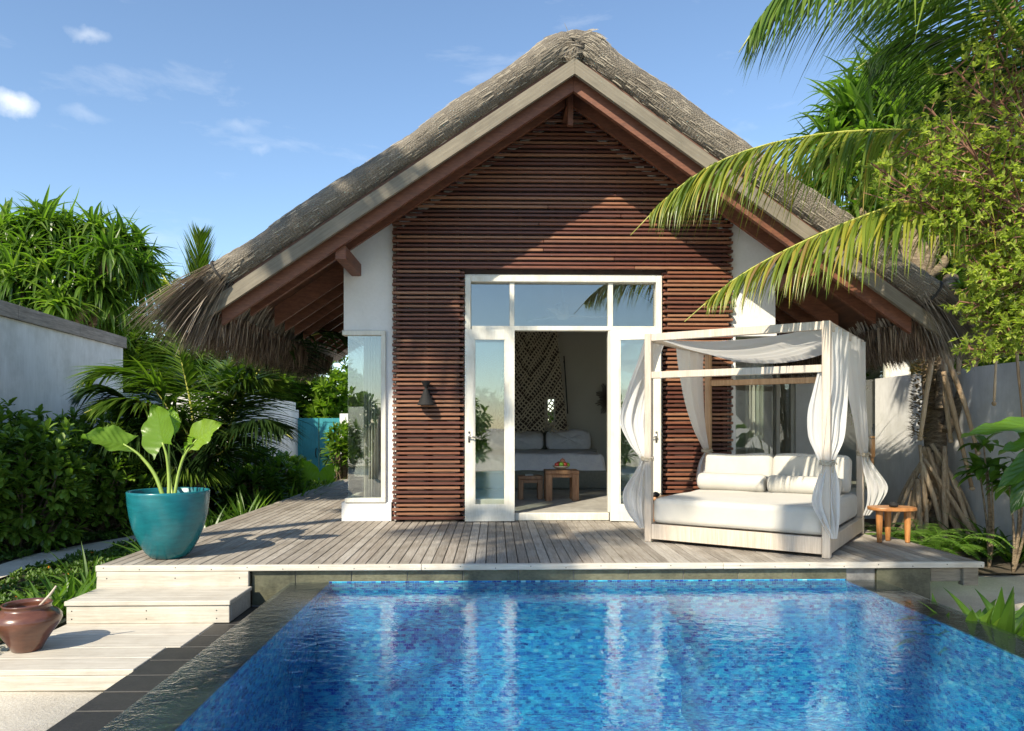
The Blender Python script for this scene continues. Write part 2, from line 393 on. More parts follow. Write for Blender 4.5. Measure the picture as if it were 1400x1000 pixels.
# mosaic
g = N('mosaic')
tc = g.n('ShaderNodeTexCoord'); geo = g.n('ShaderNodeNewGeometry')
sp = g.n('ShaderNodeSeparateXYZ', ins={0: tc.outputs['Object']}); sn = g.n('ShaderNodeSeparateXYZ', ins={0: geo.outputs['Normal']})
nx = g.math('ABSOLUTE', sn.outputs[0]); nz = g.math('ABSOLUTE', sn.outputs[2])
isx = g.math('GREATER_THAN', nx, .5); isz = g.math('GREATER_THAN', nz, .5)
def pick(f, a, b): return g.math('ADD', g.math('MULTIPLY', f, b), g.math('MULTIPLY', g.math('SUBTRACT', 1., f), a))
uu = pick(isx, sp.outputs[0], sp.outputs[1]); vv = pick(isz, sp.outputs[2], sp.outputs[1])
TU, TV = .040, .024
vi = g.math('FLOOR', g.math('DIVIDE', vv, TV))
us = g.math('ADD', g.math('DIVIDE', uu, TU), g.math('MULTIPLY', g.math('MODULO', g.math('ABSOLUTE', vi), 2.), .5))
ui = g.math('FLOOR', us)
wn = g.n('ShaderNodeTexWhiteNoise', noise_dimensions='3D', ins={0: g.n('ShaderNodeCombineXYZ', ins={0: ui, 1: vi, 2: g.math('MULTIPLY', isz, 7.)}).outputs[0]})
big = g.noise(tc.outputs['Object'], 1.1, 2)
rv = g.math('ADD', wn.outputs['Value'], g.math('MULTIPLY', g.math('SUBTRACT', big, .5), .6))
tcol = g.ramp(rv, [(0, (.003,.010,.20)), (.16, (.004,.035,.34)), (.29, (.006,.12,.42)), (.44, (.008,.23,.50)), (.64, (.014,.35,.56)), (.84, (.05,.48,.62)), (.965, (.30,.62,.66))], 'CONSTANT')
fu = g.math('FRACT', us); fv = g.math('FRACT', g.math('DIVIDE', vv, TV))
gm = g.math('MAXIMUM', g.math('GREATER_THAN', g.math('ABSOLUTE', g.math('SUBTRACT', fu, .5)), .46), g.math('GREATER_THAN', g.math('ABSOLUTE', g.math('SUBTRACT', fv, .5)), .43))
col = g.mix(gm, tcol, (.09,.40,.54))
g.end(g.bsdf(col, .25))
# ================================================================ SETTING
# pool: X -1.365..2.951 (basin), dark ledges either side, back face under the deck edge at Y 6.17
WZ = -.15; PL, PR, PB, PF = -1.365, 2.951, 6.17, -3.0
OL, OR_ = -1.678, 3.237
DF = 6.12                                                # front edge of the deck
m = MB()
fz = -1.25
m.quads([m.verts([(PL,PF,fz),(PR,PF,fz),(PR,PB,fz),(PL,PB,fz)])+np.arange(4)])
def wall4(a, b, z0, z1): m.quads([m.verts([(a[0],a[1],z0),(b[0],b[1],z0),(b[0],b[1],z1),(a[0],a[1],z1)])+np.arange(4)])
top = WZ-.012
wall4((PL,PB),(PR,PB),fz,WZ+.006); wall4((PR,PB),(PR,PF),fz,top); wall4((PL,PF),(PL,PB),fz,top); wall4((PR,PF),(PL,PF),fz,top)
struct(m.build('pool_basin', 'mosaic'))
m = MB()                                                 # three broad steps down from the deck
for k, (y0, z1, x1) in enumerate([(5.72,-.42,1.35),(5.30,-.66,1.35),(4.88,-.92,1.35)]):
    yb = (6.168, 5.72, 5.30)[k]
    m.cbox(PL+.002, x1, y0, yb, fz+.002, z1, .012)
struct(m.build('pool_steps', 'mosaic'))
# ledges with overflow
m = MB()
m.hexa([(OL,PF,-.47),(PL-.001,PF,-.47),(PL-.001,PB,-.47),(OL,PB,-.47),(OL,PF,WZ-.022),(PL-.001,PF,WZ-.010),(PL-.001,PB,WZ-.010),(OL,PB,WZ-.022)])
m.hexa([(PR+.001,PF,-.47),(OR_,PF,-.47),(OR_,PB,-.47),(PR+.001,PB,-.47),(PR+.001,PF,WZ-.010),(OR_,PF,WZ-.022),(OR_,PB,WZ-.022),(PR+.001,PB,WZ-.010)])
struct(m.build('pool_ledge', 'stone_dark'))
m = MB(); nx, ny = 2, 2
m.quads([m.verts([(OL-.004,PF,WZ),(OR_+.004,PF,WZ),(OR_+.004,PB-.001,WZ),(OL-.004,PB-.001,WZ)])+np.arange(4)])
struct(m.build('pool_water', 'pool_water', smooth=True))
# stone tiles under the deck edge, and the dark block on the right
m = MB()
x = -2.0; k = 0
for w in [.36]+[.46]*10:
    z0 = -.336 if x < OL+.2 else WZ-.02
    m.cbox(x+.003, min(x+w-.003, 3.2), PB+.003, PB+.06, z0 if x < OL+.3 else WZ-.03, -.052, .004, .15 if x > 2.5 else None); x += w
    if x > 3.15: break
m.cbox(3.21, 3.66, PB+.001, PB+.5, -.47, -.052, .006)
m.cbox(3.205, 3.66, PB-.02, PB-.0, -.47, -.055, .004, .2)
struct(m.build('pool_edge_tiles', 'stone_green'))
m = MB(); m.box(-2.0, 3.2, PB+.012, PB+.2, -.5, -.054)
struct(m.build('pool_edge_backing', 'grout'))
# channel of dark tiles at the foot of the left ledge
m = MB(); y = 6.14; k = 0
while y > -1.5:
    y2 = y-.275; xl = -2.09 if y > 5.1 else -2.185
    m.cbox(xl, OL-.012, y2+.004, y-.004, -.40, -.338+random.uniform(-.0015,.0015), .004); y = y2-.004
struct(m.build('channel_tiles', 'stone_dark'))
m = MB(); m.box(-2.18, OL-.002, -1.5, 6.16, -.45, -.3445)
struct(m.build('channel_bed', 'grout'))
# deck
m = MB(); x = -3.24; bw = .0905
while x < 4.08:
    ends = 16.5 if x < -1.8 else (8.93 if x < 3.36 else 12.0)
    y = DF+.045
    while y < ends-.01:
        L = random.choice([1.8, 2.4, 3.0, 3.6]); y2 = min(y+L, ends)
        if ends - y2 < .5: y2 = ends
        dz = random.uniform(-.0015, .0015)
        m.cbox(x+.0035, x+bw-.0035, y+.0015, y2-.0015, -.028, dz, .004); y = y2
    x += bw
struct(m.build('deck', 'deck_wood'))
m = MB()
for a, b in ((-3.245,-.6),(-.598,1.9),(1.902,4.10)): m.cbox(a, b, DF-.0, DF+.043, -.047, .002, .005)
struct(m.build('deck_edge_board', 'edge_wood'))
m = MB()
for k in range(26): 
    xx = -3.18+k*.29; m.tube([(xx, DF-.0015, -.016-.014*(k % 2)), (xx, DF+.004, -.016-.014*(k % 2))], .0045, 8)
for xx in (-3.15,-2.6,-2.08):
    m.tube([(xx, 5.6135, -.24), (xx, 5.62, -.24)], .005, 8); m.tube([(xx, 5.6135, -.30), (xx, 5.62, -.30)], .005, 8); m.tube([(xx, DF-.0055, -.10), (xx, DF, -.10)], .005, 8)
struct(m.build('deck_screws', 'black_metal'))
m = MB()
m.box(-3.2, 4.0, DF+.5, 16.4, -.16, -.05, .2)
struct(m.build('deck_joists', 'slat_back'))
m = MB()
m.cbox(3.67, 4.03, DF+.05, DF+.12, -.17, -.055, .004, .5); m.cbox(3.93, 4.06, DF+.02, DF+.09, -.20, -.0475, .004, .5)
m.cbox(4.0, 4.06, DF+.13, 11.9, -.17, -.055, .004, .5)
struct(m.build('deck_beam', 'fascia_wood'))
# steps
m = MB()
m.cbox(-3.235, -2.008, DF-.004, DF+.04, -.205, -.049, .004, .35)            # riser
m.cbox(-3.20, -1.975, 5.60, 5.74, -.200, -.165, .005, .7); m.cbox(-3.20, -1.975, 5.744, 6.11, -.200, -.167, .005, .55)
m.cbox(-3.19, -1.985, 5.615, 5.65, -.335, -.2025, .004, .3)
m.cbox(-2.02, -1.985, 5.66, 6.1, -.335, -.2025, .004, .2); m.cbox(-3.19, -3.155, 5.66, 6.1, -.335, -.2025, .004, .2)
struct(m.build('steps', 'edge_wood'))
m = MB(); y = 6.1
for w, xr in ((.48,-2.095),(.29,-2.095),(.37,-2.095),(.32,-2.19)):
    pass
ys = [4.565, 4.80, 5.024, 5.33, 5.64, 6.05]
for a, b in zip(ys[:-1], ys[1:]):
    m.cbox(-3.19, -2.10 if a > 5.01 else -2.192, a+.0015, b-.0015, -.372, -.336, .004, random.uniform(.5,1))
m.cbox(-3.19, -2.192, 4.567, 4.60, -.465, -.374, .004, .35)
struct(m.build('terrace_boards', 'edge_wood'))
m = MB(); m.box(-3.15, -2.2, 4.8, 6.05, -.465, -.374)
struct(m.build('terrace_frame', 'slat_back'))
# ground with a gentle rise on the left
def gz(x, y):
    z = -.475
    if x < -3.25: z += .085*min(1, (-3.25-x)/.15) + .03*max(0, min(4, -4-x))*min(1, max(0, (y-5)/3))
    if x > 4.15 and y > 7.2: z += .06*min(1, (y-7.2)*2)*min(1, (x-4.15)*3)
    return z
m = MB()
xs = np.concatenate([[-300,-60,-20], np.arange(-12,-3.4,.4), [-3.4,-3.25,-3.1], [-2.19,-1.6,3.2,3.7,4.1,4.2,4.4], np.arange(4.8,12,.4), [20,60,300]])
ysg = np.concatenate([[-300,-60,-20,-8,-4], np.arange(-2,20,.4), [24,40,90,400]])
b = m.verts([(x, y, (gz(x, y)-(1.5 if -1.6 <= x <= 3.2 and y < 7.0 else 0)) + (random.uniform(-.01,.01) if abs(x) < 12 and x != 4.2 else 0)) for y in ysg for x in xs]); w = len(xs)
m.quads([[b+j*w+i, b+j*w+i+1, b+(j+1)*w+i+1, b+(j+1)*w+i] for j in range(len(ysg)-1) for i in range(w-1)])
struct(m.build('ground', 'sand', smooth=True))
m = MB()                                                 # dark garden soil left and right
def sheet(x0, x1, y0, y1, dz, st=.35):
    nu = max(2, int((x1-x0)/st)); nv = max(2, int((y1-y0)/st))
    m.grid(lambda a, b: (x0+(x1-x0)*a, y0+(y1-y0)*b, gz(x0+(x1-x0)*a-1e-4, y0+(y1-y0)*b)+dz), nu, nv)
sheet(-12, -3.3, 5.2, 24, .03); sheet(4.6, 6.3, 7.6, 12, .03)
struct(m.build('garden_soil', 'soil', smooth=True))
pth = cr([(-5.25,5.5,0),(-4.98,7.0,0),(-4.93,8.2,0),(-4.8,9.2,0),(-4.45,10.4,0),(-4.1,12,0),(-3.9,14,0),(-4.2,19,0)], 60)
m = MB()
m.grid(lambda a, b: (lambda p, w: (p.x+(a-.5)*w, p.y, gz(p.x, p.y)+.05))(pth[int(round(b*60))], .5+.08*math.sin(b*23)), 6, 60)
struct(m.build('path', 'sand', smooth=True))
# ================================================================ VILLA
YF = 8.92
X = lambda u, v=600, Y=YF: P(u, v, Y)[0]
XL, XR = X(470), X(1060)
XW, XD0, XD1, XS1, XG = X(525), X(636), X(903), X(998), X(1003)
AX, AZ = .846, 4.847; LX, LZ = -3.135, 2.161; RX, RZ = 4.756, 2.084
def zb(x): return AZ-(AX-x)*(AZ-LZ)/(AX-LX) if x < AX else AZ-(x-AX)*(AZ-RZ)/(RX-AX)
villa = empty('beach_villa', 'thatched beach villa with white walls behind the pool', 'villa', (AX, YF, 0))
def prism(m, poly, y0, y1, r=None):
    m.loft([[(x, y0, z) for x, z in poly], [(x, y1, z) for x, z in poly]], r=r)
ZW0, ZW1, ZD = .245, 2.25, 2.93
m = MB(); y0, y1 = YF, YF+.18
m.box(XL-.02, XW+.09, y0-.03, y1, 0.003, .225, .5)                  # plinth under the corner window
m.box(XL-.02, XL+.16, y1, 10.5, 0.003, .225, .5)
prism(m, [(XW, .225), (X(538), .225), (X(538), zb(X(538))+.19), (XW, zb(XW)+.19)], y0, y1)
prism(m, [(XL, ZW1), (XW, ZW1), (XW, zb(XW)+.19), (XL, zb(XL)+.19)], y0, y1)
prism(m, [(X(538), .003), (XD0, .003), (XD0, zb(XD0)+.19), (X(538), zb(X(538))+.19)], y0+.02, y1)
prism(m, [(XD0, ZD), (XD1, ZD), (XD1, zb(XD1)+.19), (AX, AZ+.19), (XD0, zb(XD0)+.19)], y0+.02, y1)
prism(m, [(XD1, .003), (XS1, .003), (XS1, zb(XS1)+.19), (XD1, zb(XD1)+.19)], y0+.02, y1)
prism(m, [(XS1, ZW1), (XR, ZW1), (XR, zb(XR)+.19), (XS1, zb(XS1)+.19)], y0, y1)
m.box(XS1, XR, y0, y1, .003, .225)
m.box(XL, XL+.16, 10.5, 14.5, .003, 3.2, .5); m.box(XL, XL+.16, y1, 10.5, ZW1, 3.2, .5)
m.box(XR-.16, XR, 10.6, 14.5, .003, 3.2, .5); m.box(XR-.16, XR, y1, 10.6, ZW1, 3.2, .5); m.box(XR-.16, XR, y1, 10.6, .003, .225, .5)
m.build('wall', 'white_wall', villa)
m = MB()                                                            # room lining, back wall with a slot window
bx0, bx1 = P(749,560,14.3)[0], P(758,560,14.3)[0]
zs0, zs1 = P(750,578,14.3)[2], P(750,546,14.3)[2]
m.box(XL, bx0, 14.3, 14.45, 0, 4.9); m.box(bx1, XR, 14.3, 14.45, 0, 4.9)
m.box(bx0, bx1, 14.3, 14.45, 0, zs0); m.box(bx0, bx1, 14.3, 14.45, zs1, 4.9)
m.box(XL+.162, XL+.18, 10.5, 14.3, .1, 3.4); m.box(XR-.18, XR-.162, 10.6, 14.3, .1, 3.4)
m.box(XW+.0, XD0, y1+.002, y1+.02, .1, 4.2); m.box(XD1, XS1, y1+.002, y1+.02, .1, 4.2); m.box(XD0, XD1, y1+.002, y1+.02, 2.97, 4.7)
m.build('room_lining', 'room_wall', villa)
m = MB(); m.box(XL+.17, XR-.17, y1+.02, 14.3, .02, .092)
m.box(XD0+.1, XD1-.1, YF+.05, y1+.02, .02, .09)
m.build('room_floor', 'floor_stone', villa)
m = MB(); m.cbox(X(703), X(832), YF-.06, YF+.05, .004, .095, .008)
m.build('door_sill', 'frame_paint', villa)
# slat screen
m = MB(); zz = .03; i = 0
while zz < AZ+.02:
    lim = AX-(AZ+.12-zz)*(AX-LX)/(AZ-LZ); lim2 = AX+(AZ+.12-zz)*(RX-AX)/(AZ-RZ)
    a, b = max(X(538), lim), min(X(998), lim2)
    segs = [(a, b)] if zz > ZD+.03 else [(a, XD0-.005), (XD1+.01, b)]
    for s0, s1 in segs:
        if s1-s0 < .05: continue
        if i % 2 == 0:
            cut = s0; pieces = []
            while cut < s1-.01:
                n_ = min(s1, cut+random.uniform(1.6, 3.2))
                if s1-n_ < .4: n_ = s1
                pieces.append((cut, n_)); cut = n_
            for c0, c1 in pieces: m.cbox(c0+.002, c1-.002, YF-.135, YF-.100, zz, zz+.031, .005)
            if s1-s0 > .5:
                m.cbox(s0-.004, s0+.10, YF-.10, YF-.03, zz+.002, zz+.029, .003); m.cbox(s1-.10, s1+.004, YF-.10, YF-.03, zz+.002, zz+.029, .003)
        else:
            m.cbox(s0+.05, s1-.05, YF-.118, YF-.085, zz, zz+.029, .005)
            m.cbox(s0+.0, s0+.075, YF-.07, YF-.0, zz, zz+.029, .004); m.cbox(s1-.075, s1-.0, YF-.07, YF-.0, zz, zz+.029, .004)
    zz += .0512; i += 1
m.build('slat_screen', 'slat_wood', villa)
m = MB()
for u in (545, 583, 625, 668, 711, 755, 799, 843, 880, 912, 950, 988):
    x = X(u); t = zb(x)-.05
    m.box(x-.02, x+.02, YF-.085, YF+.018, .01 if (x < XD0 or x > XD1) else ZD+.08, t)
prism(m, [(X(538)+.03, .004), (XD0-.03, .004), (XD0-.03, zb(XD0)), (X(538)+.03, zb(X(538)))], YF+.008, YF+.018)
prism(m, [(XD0-.029, ZD+.03), (XD1+.029, ZD+.03), (XD1+.029, zb(XD1)), (AX, AZ), (XD0-.029, zb(XD0))], YF+.008, YF+.018)
prism(m, [(XD1+.03, .004), (XS1-.03, .004), (XS1-.03, zb(XS1)), (XD1+.03, zb(XD1))], YF+.008, YF+.018)
m.build('slat_batten', 'slat_back', villa)
# door frame with transom lights
m = MB(); yf0, yf1 = YF-.09, YF+.06
x0, x1 = XD0, XD1
m.cbox(x0, x0+.07, yf0, yf1, .004, ZD, .006); m.cbox(x1-.07, x1, yf0, yf1, .004, ZD, .006)
m.cbox(x0+.07, x1-.07, yf0, yf1, ZD-.08, ZD, .006)
tb = P(700,453,YF)[2]
m.cbox(x0+.07, x1-.07, yf0+.03, yf1-.01, tb, tb+.055, .005)
for u in (700, 834): 
    m.cbox(X(u)-.028, X(u)+.028, yf0+.035, yf1-.015, tb+.055, ZD-.08, .004)
    m.cbox(X(u)-.03, X(u)+.03, yf0+.035, yf1-.015, .1, tb, .004)
m.cbox(x0+.07, X(700)-.03, yf0+.035, yf1-.015, .01, .26, .004); m.cbox(X(834)+.03, x1-.07, yf0+.035, yf1-.015, .01, .26, .004)
ft = m.build('door_frame', 'frame_paint', villa)
for a, b in ((x0+.07, X(700)-.028), (X(700)+.028, X(834)-.028), (X(834)+.028, x1-.07)):
    m = MB(); m.box(a, b, YF, YF+.008, tb+.055, ZD-.08); m.build('transom_glass', 'window_glass', villa)
for a, b in ((x0+.07, X(700)-.03), (X(834)+.03, x1-.07)):
    m = MB(); m.box(a, b, YF+.0, YF+.008, .26, tb); m.build('sidelight_glass', 'window_glass', villa)
# the two door leaves, folded back against the sidelights
def leaf(hx, w, ang, sgn):
    # hinge at hx; leaf runs away from the opening (sgn -1 = to the left), swung out by ang
    hy = YF-.10; c, s_ = math.cos(ang), math.sin(ang)
    def tf(p): lx, ly, z = p; return (hx+sgn*(lx*c)-0*ly, hy-lx*s_-ly*c, z)
    z0, z1 = .012, tb+.0
    def part(bl, name, mt, par):
        mm = MB()
        for a, b, y0_, y1_, q0, q1 in bl:
            mm.hexa([tf(p) for p in [(a,y0_,q0),(b,y0_,q0),(b,y1_,q0),(a,y1_,q0),(a,y0_,q1),(b,y0_,q1),(b,y1_,q1),(a,y1_,q1)]])
        return mm.build(name, mt, par)
    st = .105
    fr = part([(0,st,0,.045,z0,z1),(w-st,w,0,.045,z0,z1),(st,w-st,0,.045,z1-.12,z1),(st,w-st,0,.045,z0,.20+z0),
               (st-.001,st+.016,.008,.037,.20+z0,z1-.12),(w-st-.016,w-st+.001,.008,.037,.20+z0,z1-.12)], 'door', 'frame_paint', villa)
    part([(st+.016,w-st-.016,.018,.026,.20+z0,z1-.12)], 'glass', 'window_glass', fr)
    mm = MB(); zc = 1.15-(597-581)/F0*8.8
    mm.tube([tf(p) for p in [(w-.05,.045,zc),(w-.05,.075,zc),(w-.05,.085,zc-.01)]], .008, 8)
    mm.tube([tf(p) for p in [(w-.05,.082,zc),(w-.09,.085,zc-.004),(w-.13,.082,zc-.012)]], .008, 8)
    mm.box(*(lambda q: (min(q[0][0],q[1][0]), max(q[0][0],q[1][0]), min(q[0][1],q[1][1])-.004, max(q[0][1],q[1][1]), zc-.07, zc+.06))([tf((w-.062,.045,zc)), tf((w-.038,.045,zc))]))
    mm.build('handle', 'steel', fr, smooth=True)
leaf(X(703), .585, R(2), -1)
leaf(X(832), .585, R(14), 1)
# corner windows
def corner(xa, xb, xo, name):
    m = MB(); e = 1 if xa < xo else -1
    lo, hi = min(xa, xo), max(xa, xo)
    m.cbox(lo-.03 if e < 0 else lo, hi if e < 0 else hi, YF-.05, YF+.10, ZW0-.02, ZW0+.03, .004)
    m.cbox(lo-.03, hi, YF-.05, YF+.10, ZW1-.035, ZW1+.02, .004)
    jx = xo
    m.cbox(min(jx, jx-e*.055), max(jx, jx-e*.055), YF-.045, YF+.08, ZW0+.03, ZW1-.035, .004)
    m.cbox(min(xa, xa+e*.07), max(xa, xa+e*.07), YF+.10, 10.5, ZW1-.035, ZW1+.02, .004)
    m.cbox(min(xa, xa+e*.07), max(xa, xa+e*.07), YF+.10, 10.5, ZW0-.02, ZW0+.03, .004)
    f = m.build('corner_window', 'white_wall' if e < 0 else 'frame_paint', villa)
    m = MB(); xi = xo-e*.055; xe = xa+e*.03
    m.box(min(xi, xe), max(xi, xe), YF-.004, YF+.006, ZW0+.03, ZW1-.035)
    m.box(min(xe, xe+e*.008), max(xe, xe+e*.008), YF+.007, 10.5, ZW0+.03, ZW1-.035)
    m.build('glass', 'window_glass', f)
corner(XL+.02, None, X(528), 'corner_window')
corner(XR, None, XS1+.0, 'corner_window')
# curtains hanging inside
def curtain(x0, x1, y, z0, z1, k, name='curtain'):
    m = MB(); m.grid(lambda a, b: (x0+(x1-x0)*a, y+.035*math.sin(a*k)+.015*math.sin(a*k*2.3+1), z0+(z1-z0)*b), int(k*3), 4)
    o = m.build(name, 'curtain_cloth', loc=((x0+x1)/2, y, z0), smooth=True)
    return o
tag(curtain(X(497,600,9.4), X(520,600,9.4), 9.4, .1, ZW1+.1, 34), 'off white curtain drawn behind the corner window left of the slats', 'curtain', 'curtains')
tag(curtain(X(1020,600,9.5), X(1044,600,9.5), 9.5, .1, ZW1+.1, 26), 'off white curtain gathered inside the corner glass behind the daybed', 'curtain', 'curtains')
# roof: thatch
TOPPTS = [(276,371),(308.6,351),(334,335),(375,306),(414,280),(457,250),(514,214),(567,181.5),(628,134),(689,96),(730.6,65.6),(757,50),(784,43.6),(803,46),(820,52),(841,70.5),(880,99),(916,123),(955,150),(988,174),(1015,195),(1060,226),(1105,257),(1148,287),(1196,327),(1234,352),(1268,376),(1288,397.6)]
tp = [P(u, v, 7.95) for u, v in TOPPTS]
tp = cr(tp, 150)
def zt(x): return zb(x)+.235                              # top of the fascia boards
rb = random.Random(3)
m = MB(); rows = []
for k, p in enumerate(tp):
    x, z1 = p.x, p.z
    if k < 2: x = p.x
    sl = Vector((-(LZ-AZ)/(AX-LX), 0, 1)) if x < AX else Vector(((AZ-RZ)/(RX-AX), 0, 1)); nrm = Vector((-(AZ-LZ)/(AX-LX), 0, 1)).normalized() if x < AX-.1 else (Vector(((AZ-RZ)/(RX-AX), 0, 1)).normalized() if x > AX+.1 else Vector((0,0,1)))
    # base point on the fascia top below along the normal
    top_ = Vector((x, 0, z1))
    # distance down the normal until meeting zt
    t = 0
    while True:
        q = top_ - nrm*t
        if q.z <= zt(q.x)+.0 or t > .6: break
        t += .004
    h = t; base = top_ - nrm*h
    lump = .006*math.sin(k*.35)+.003*rb.uniform(-1,1)
    ring = []
    for (yy, hh) in ((8.06,0.02),(7.97,-.015),(7.86,-.04),(7.775,.10),(7.73,.34),(7.735,.58),(7.79,.81),(7.89,.95),(8.02,1.0),(8.3,.99),(9.0,.93),(10.5,.93),(12.0,.9),(13.6,.88),(13.7,.5),(13.7,0)):
        q = base + nrm*(h*hh + (lump*(hh > .1)))
        ring.append((q.x, yy - lump*(hh > .1)*(yy < 8), q.z))
    rows.append(ring)
b = m.verts(np.array(rows).reshape(-1,3)); w = len(rows[0])
m.quads([[b+k*w+i, b+k*w+i+1, b+(k+1)*w+i+1, b+(k+1)*w+i] for k in range(len(rows)-1) for i in range(w-1)])
roof = m.build('thatched_roof', 'thatch', villa, smooth=True)
m = MB(); nS = 1700; Rw = np.array(rows); ki = rs.randint(2, len(rows)-3, nS); ri = 2+rs.randint(0, 8, nS); fq = rs.rand(nS)[:,None]
p0_ = Rw[ki, ri]*(1-fq)+Rw[ki, ri+1]*fq
tg_ = Rw[ki+1, ri]-Rw[ki-1, ri]; tg_ /= np.linalg.norm(tg_, axis=1)[:,None]; tg_ *= np.where(p0_[:,0] < AX, -1, 1)[:,None]
cx_ = Rw[ki].mean(1); ou_ = p0_-np.stack([p0_[:,0]*0+Rw[ki,:,0].mean(1), p0_[:,1]*0+8.3, Rw[ki,2:10,2].mean(1)], 1); ou_ /= np.linalg.norm(ou_, axis=1)[:,None]
m.strips(p0_+ou_*.002, tg_+ou_*(.02+.10*rs.rand(nS)[:,None]**2)+rs.randn(nS,3)*.04, .05+.09*rs.rand(nS), .006+.005*rs.rand(nS), .1, 2, prof=[1,.9,.3], side=np.cross(tg_, ou_), r=.3+.6*rs.rand(nS))
m.build('loose_straw', 'roof_straw', roof)
# ends of reed sticking out where the ridge layer overlaps
m = MB(); kx = P(820,52,7.95)
for s_ in range(16):
    t = s_/15; y = 7.84 - .05*math.sin(t*3.1)
    base = Vector((kx[0]-.03-.06*t, y-.03, kx[2]-.075-.16*t))
    m.tube([base+Vector((-.04,0,.02)), base+Vector((.035+.02*rb.random(),-.02*rb.random(),.012))], .009, 5)
m.build('ridge_lap', 'roof_straw', roof)
rp = [(r_[2:10]) for r_ in (rows[3], rows[-4])]
for ring in rp:
    m = MB(); pts = [Vector(q)+ (Vector(q)-Vector((sum(c[0] for c in ring)/len(ring), 8.2, sum(c[2] for c in ring)/len(ring)))).normalized()*.012 for q in ring]
    m.tube(cr(pts, 30), .014, 6); m.build('rope', 'dark_rope', roof, smooth=True)
# straw skirt along both eaves
def skirt(side):
    xe = tp[2].x if side < 0 else tp[-3].x
    ztop = (tp[2].z if side < 0 else tp[-3].z)
    xb, zbm = (P(297,397,7.9)[0], P(297,397,7.9)[2]) if side < 0 else (P(1268,415,7.9)[0], P(1268,415,7.9)[2])
    m = MB(); n = 9500
    y = 7.80 + (rs.rand(n)**1.25)*5.7; h = rs.rand(n)**1.0
    px = xe+(xb-xe)*(1-h)*1.0; pz = zbm+(ztop-zbm)*h
    px += -side*rs.rand(n)*.22*(h > .2); y = y-.07*(rs.rand(n) < .25)*(y < 7.95)
    front = np.clip((8.15-y)/.35, 0, 1)
    py = y - front*.0*h
    Pp = np.stack([px, py, pz], 1)
    out = .60+.25*h + rs.randn(n)*.12
    D = np.stack([side*out, -.15*front-.02+rs.randn(n)*.13, -.60-.50*(1-h)+rs.randn(n)*.11], 1)
    L = (.42+.30*h+rs.rand(n)*.22)*(1+.25*front)
    m.strips(Pp, D, L, .013+rs.rand(n)*.014, .35+rs.rand(n)*.3, 3, prof=[1,.95,.8,.15], r=np.clip(.25+.5*h+rs.randn(n)*.22, 0, 1))
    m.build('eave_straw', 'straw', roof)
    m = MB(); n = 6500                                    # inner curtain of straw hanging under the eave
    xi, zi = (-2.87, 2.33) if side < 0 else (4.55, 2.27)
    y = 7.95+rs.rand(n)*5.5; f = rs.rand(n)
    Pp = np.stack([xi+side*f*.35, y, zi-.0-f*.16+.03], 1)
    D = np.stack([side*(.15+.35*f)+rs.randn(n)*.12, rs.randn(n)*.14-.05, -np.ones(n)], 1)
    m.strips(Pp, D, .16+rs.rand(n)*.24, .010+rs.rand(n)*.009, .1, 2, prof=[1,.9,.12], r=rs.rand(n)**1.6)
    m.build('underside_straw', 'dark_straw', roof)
skirt(-1); skirt(1)
# fascia boards
def along(m, xa, xb, dz0, dz1, y0, y1, r=.5):
    m.hexa([(xa,y0,zb(xa)+dz0),(xb,y0,zb(xb)+dz0),(xb,y1,zb(xb)+dz0),(xa,y1,zb(xa)+dz0),(xa,y0,zb(xa)+dz1),(xb,y0,zb(xb)+dz1),(xb,y1,zb(xb)+dz1),(xa,y1,zb(xa)+dz1)], r)
fb = MB()
for xa, xb, r in ((LX,AX-.001,.4),(AX+.001,RX,.7)):
    along(fb, xa, xb, 0, .165, 7.80, 7.85, r); pass
fb.build('fascia', 'fascia_slope', villa)
fb = MB()
for xa, xb in ((LX+.05,AX-.001),(AX+.001,RX-.05)): along(fb, xa, xb, .18, .245, 7.86, 7.91)
fb.build('fascia_trim', 'soffit_wood', villa)  # trim darkened in colour to carry the shadow of the thatch overhang
m = MB()
for xa, xb in ((LX+.25,AX-.001),(AX+.001,RX-.25)): along(m, xa, xb, -.125, .18, 7.93, 7.99)
m.box(AX-.03, AX+.03, 8.25, 8.31, AZ-.36, AZ+.1); m.box(AX-.04, AX+.04, 8.32, 14.2, AZ-.12, AZ+.1)
m.build('barge_rafter', 'rafter_wood', villa)
m = MB()
for xa, xb in ((LX+.06,AX),(AX,RX-.06)): along(m, xa, xb, .185, .21, 7.91, 14.6)
m.build('soffit', 'soffit_wood', villa)
y = 8.42; first = {}
while y < 13.4:
    for sd, (xa, xb) in enumerate(((LX+.40,AX-.05),(AX+.05,RX-.40))):
        if sd not in first:
            m = MB(); along(m, xa, xb, -.06, .184, y-.028, y+.028)
            o = m.build('rafter', 'rafter_wood', villa); first[sd] = (o, y)
        elif abs(y-9.01) > .13:
            c = first[sd][0].copy(); COL.objects.link(c); c.parent = villa; c.location = (0, y-first[sd][1], 0)
    y += .46
for x_, z_ in ((-2.80, 2.33+.05), (4.50, 2.27+.05)):
    s_ = 1 if x_ < 0 else -1
    m = MB(); m.box(x_-.115*s_-.012, x_-.115*s_+.012, 7.98, 13.5, z_-.09, z_-.045); m.build('eave_batten', 'rafter_wood', villa)
for u in ((462, 322), (1117, 322)):
    q = P(u[0], u[1], 7.86); m = MB()
    m.box(q[0]-.055, q[0]+.055, 7.995, 8.92, zb(q[0])-.24, zb(q[0])-.10)
    m.build('purlin_end', 'rafter_wood', villa)
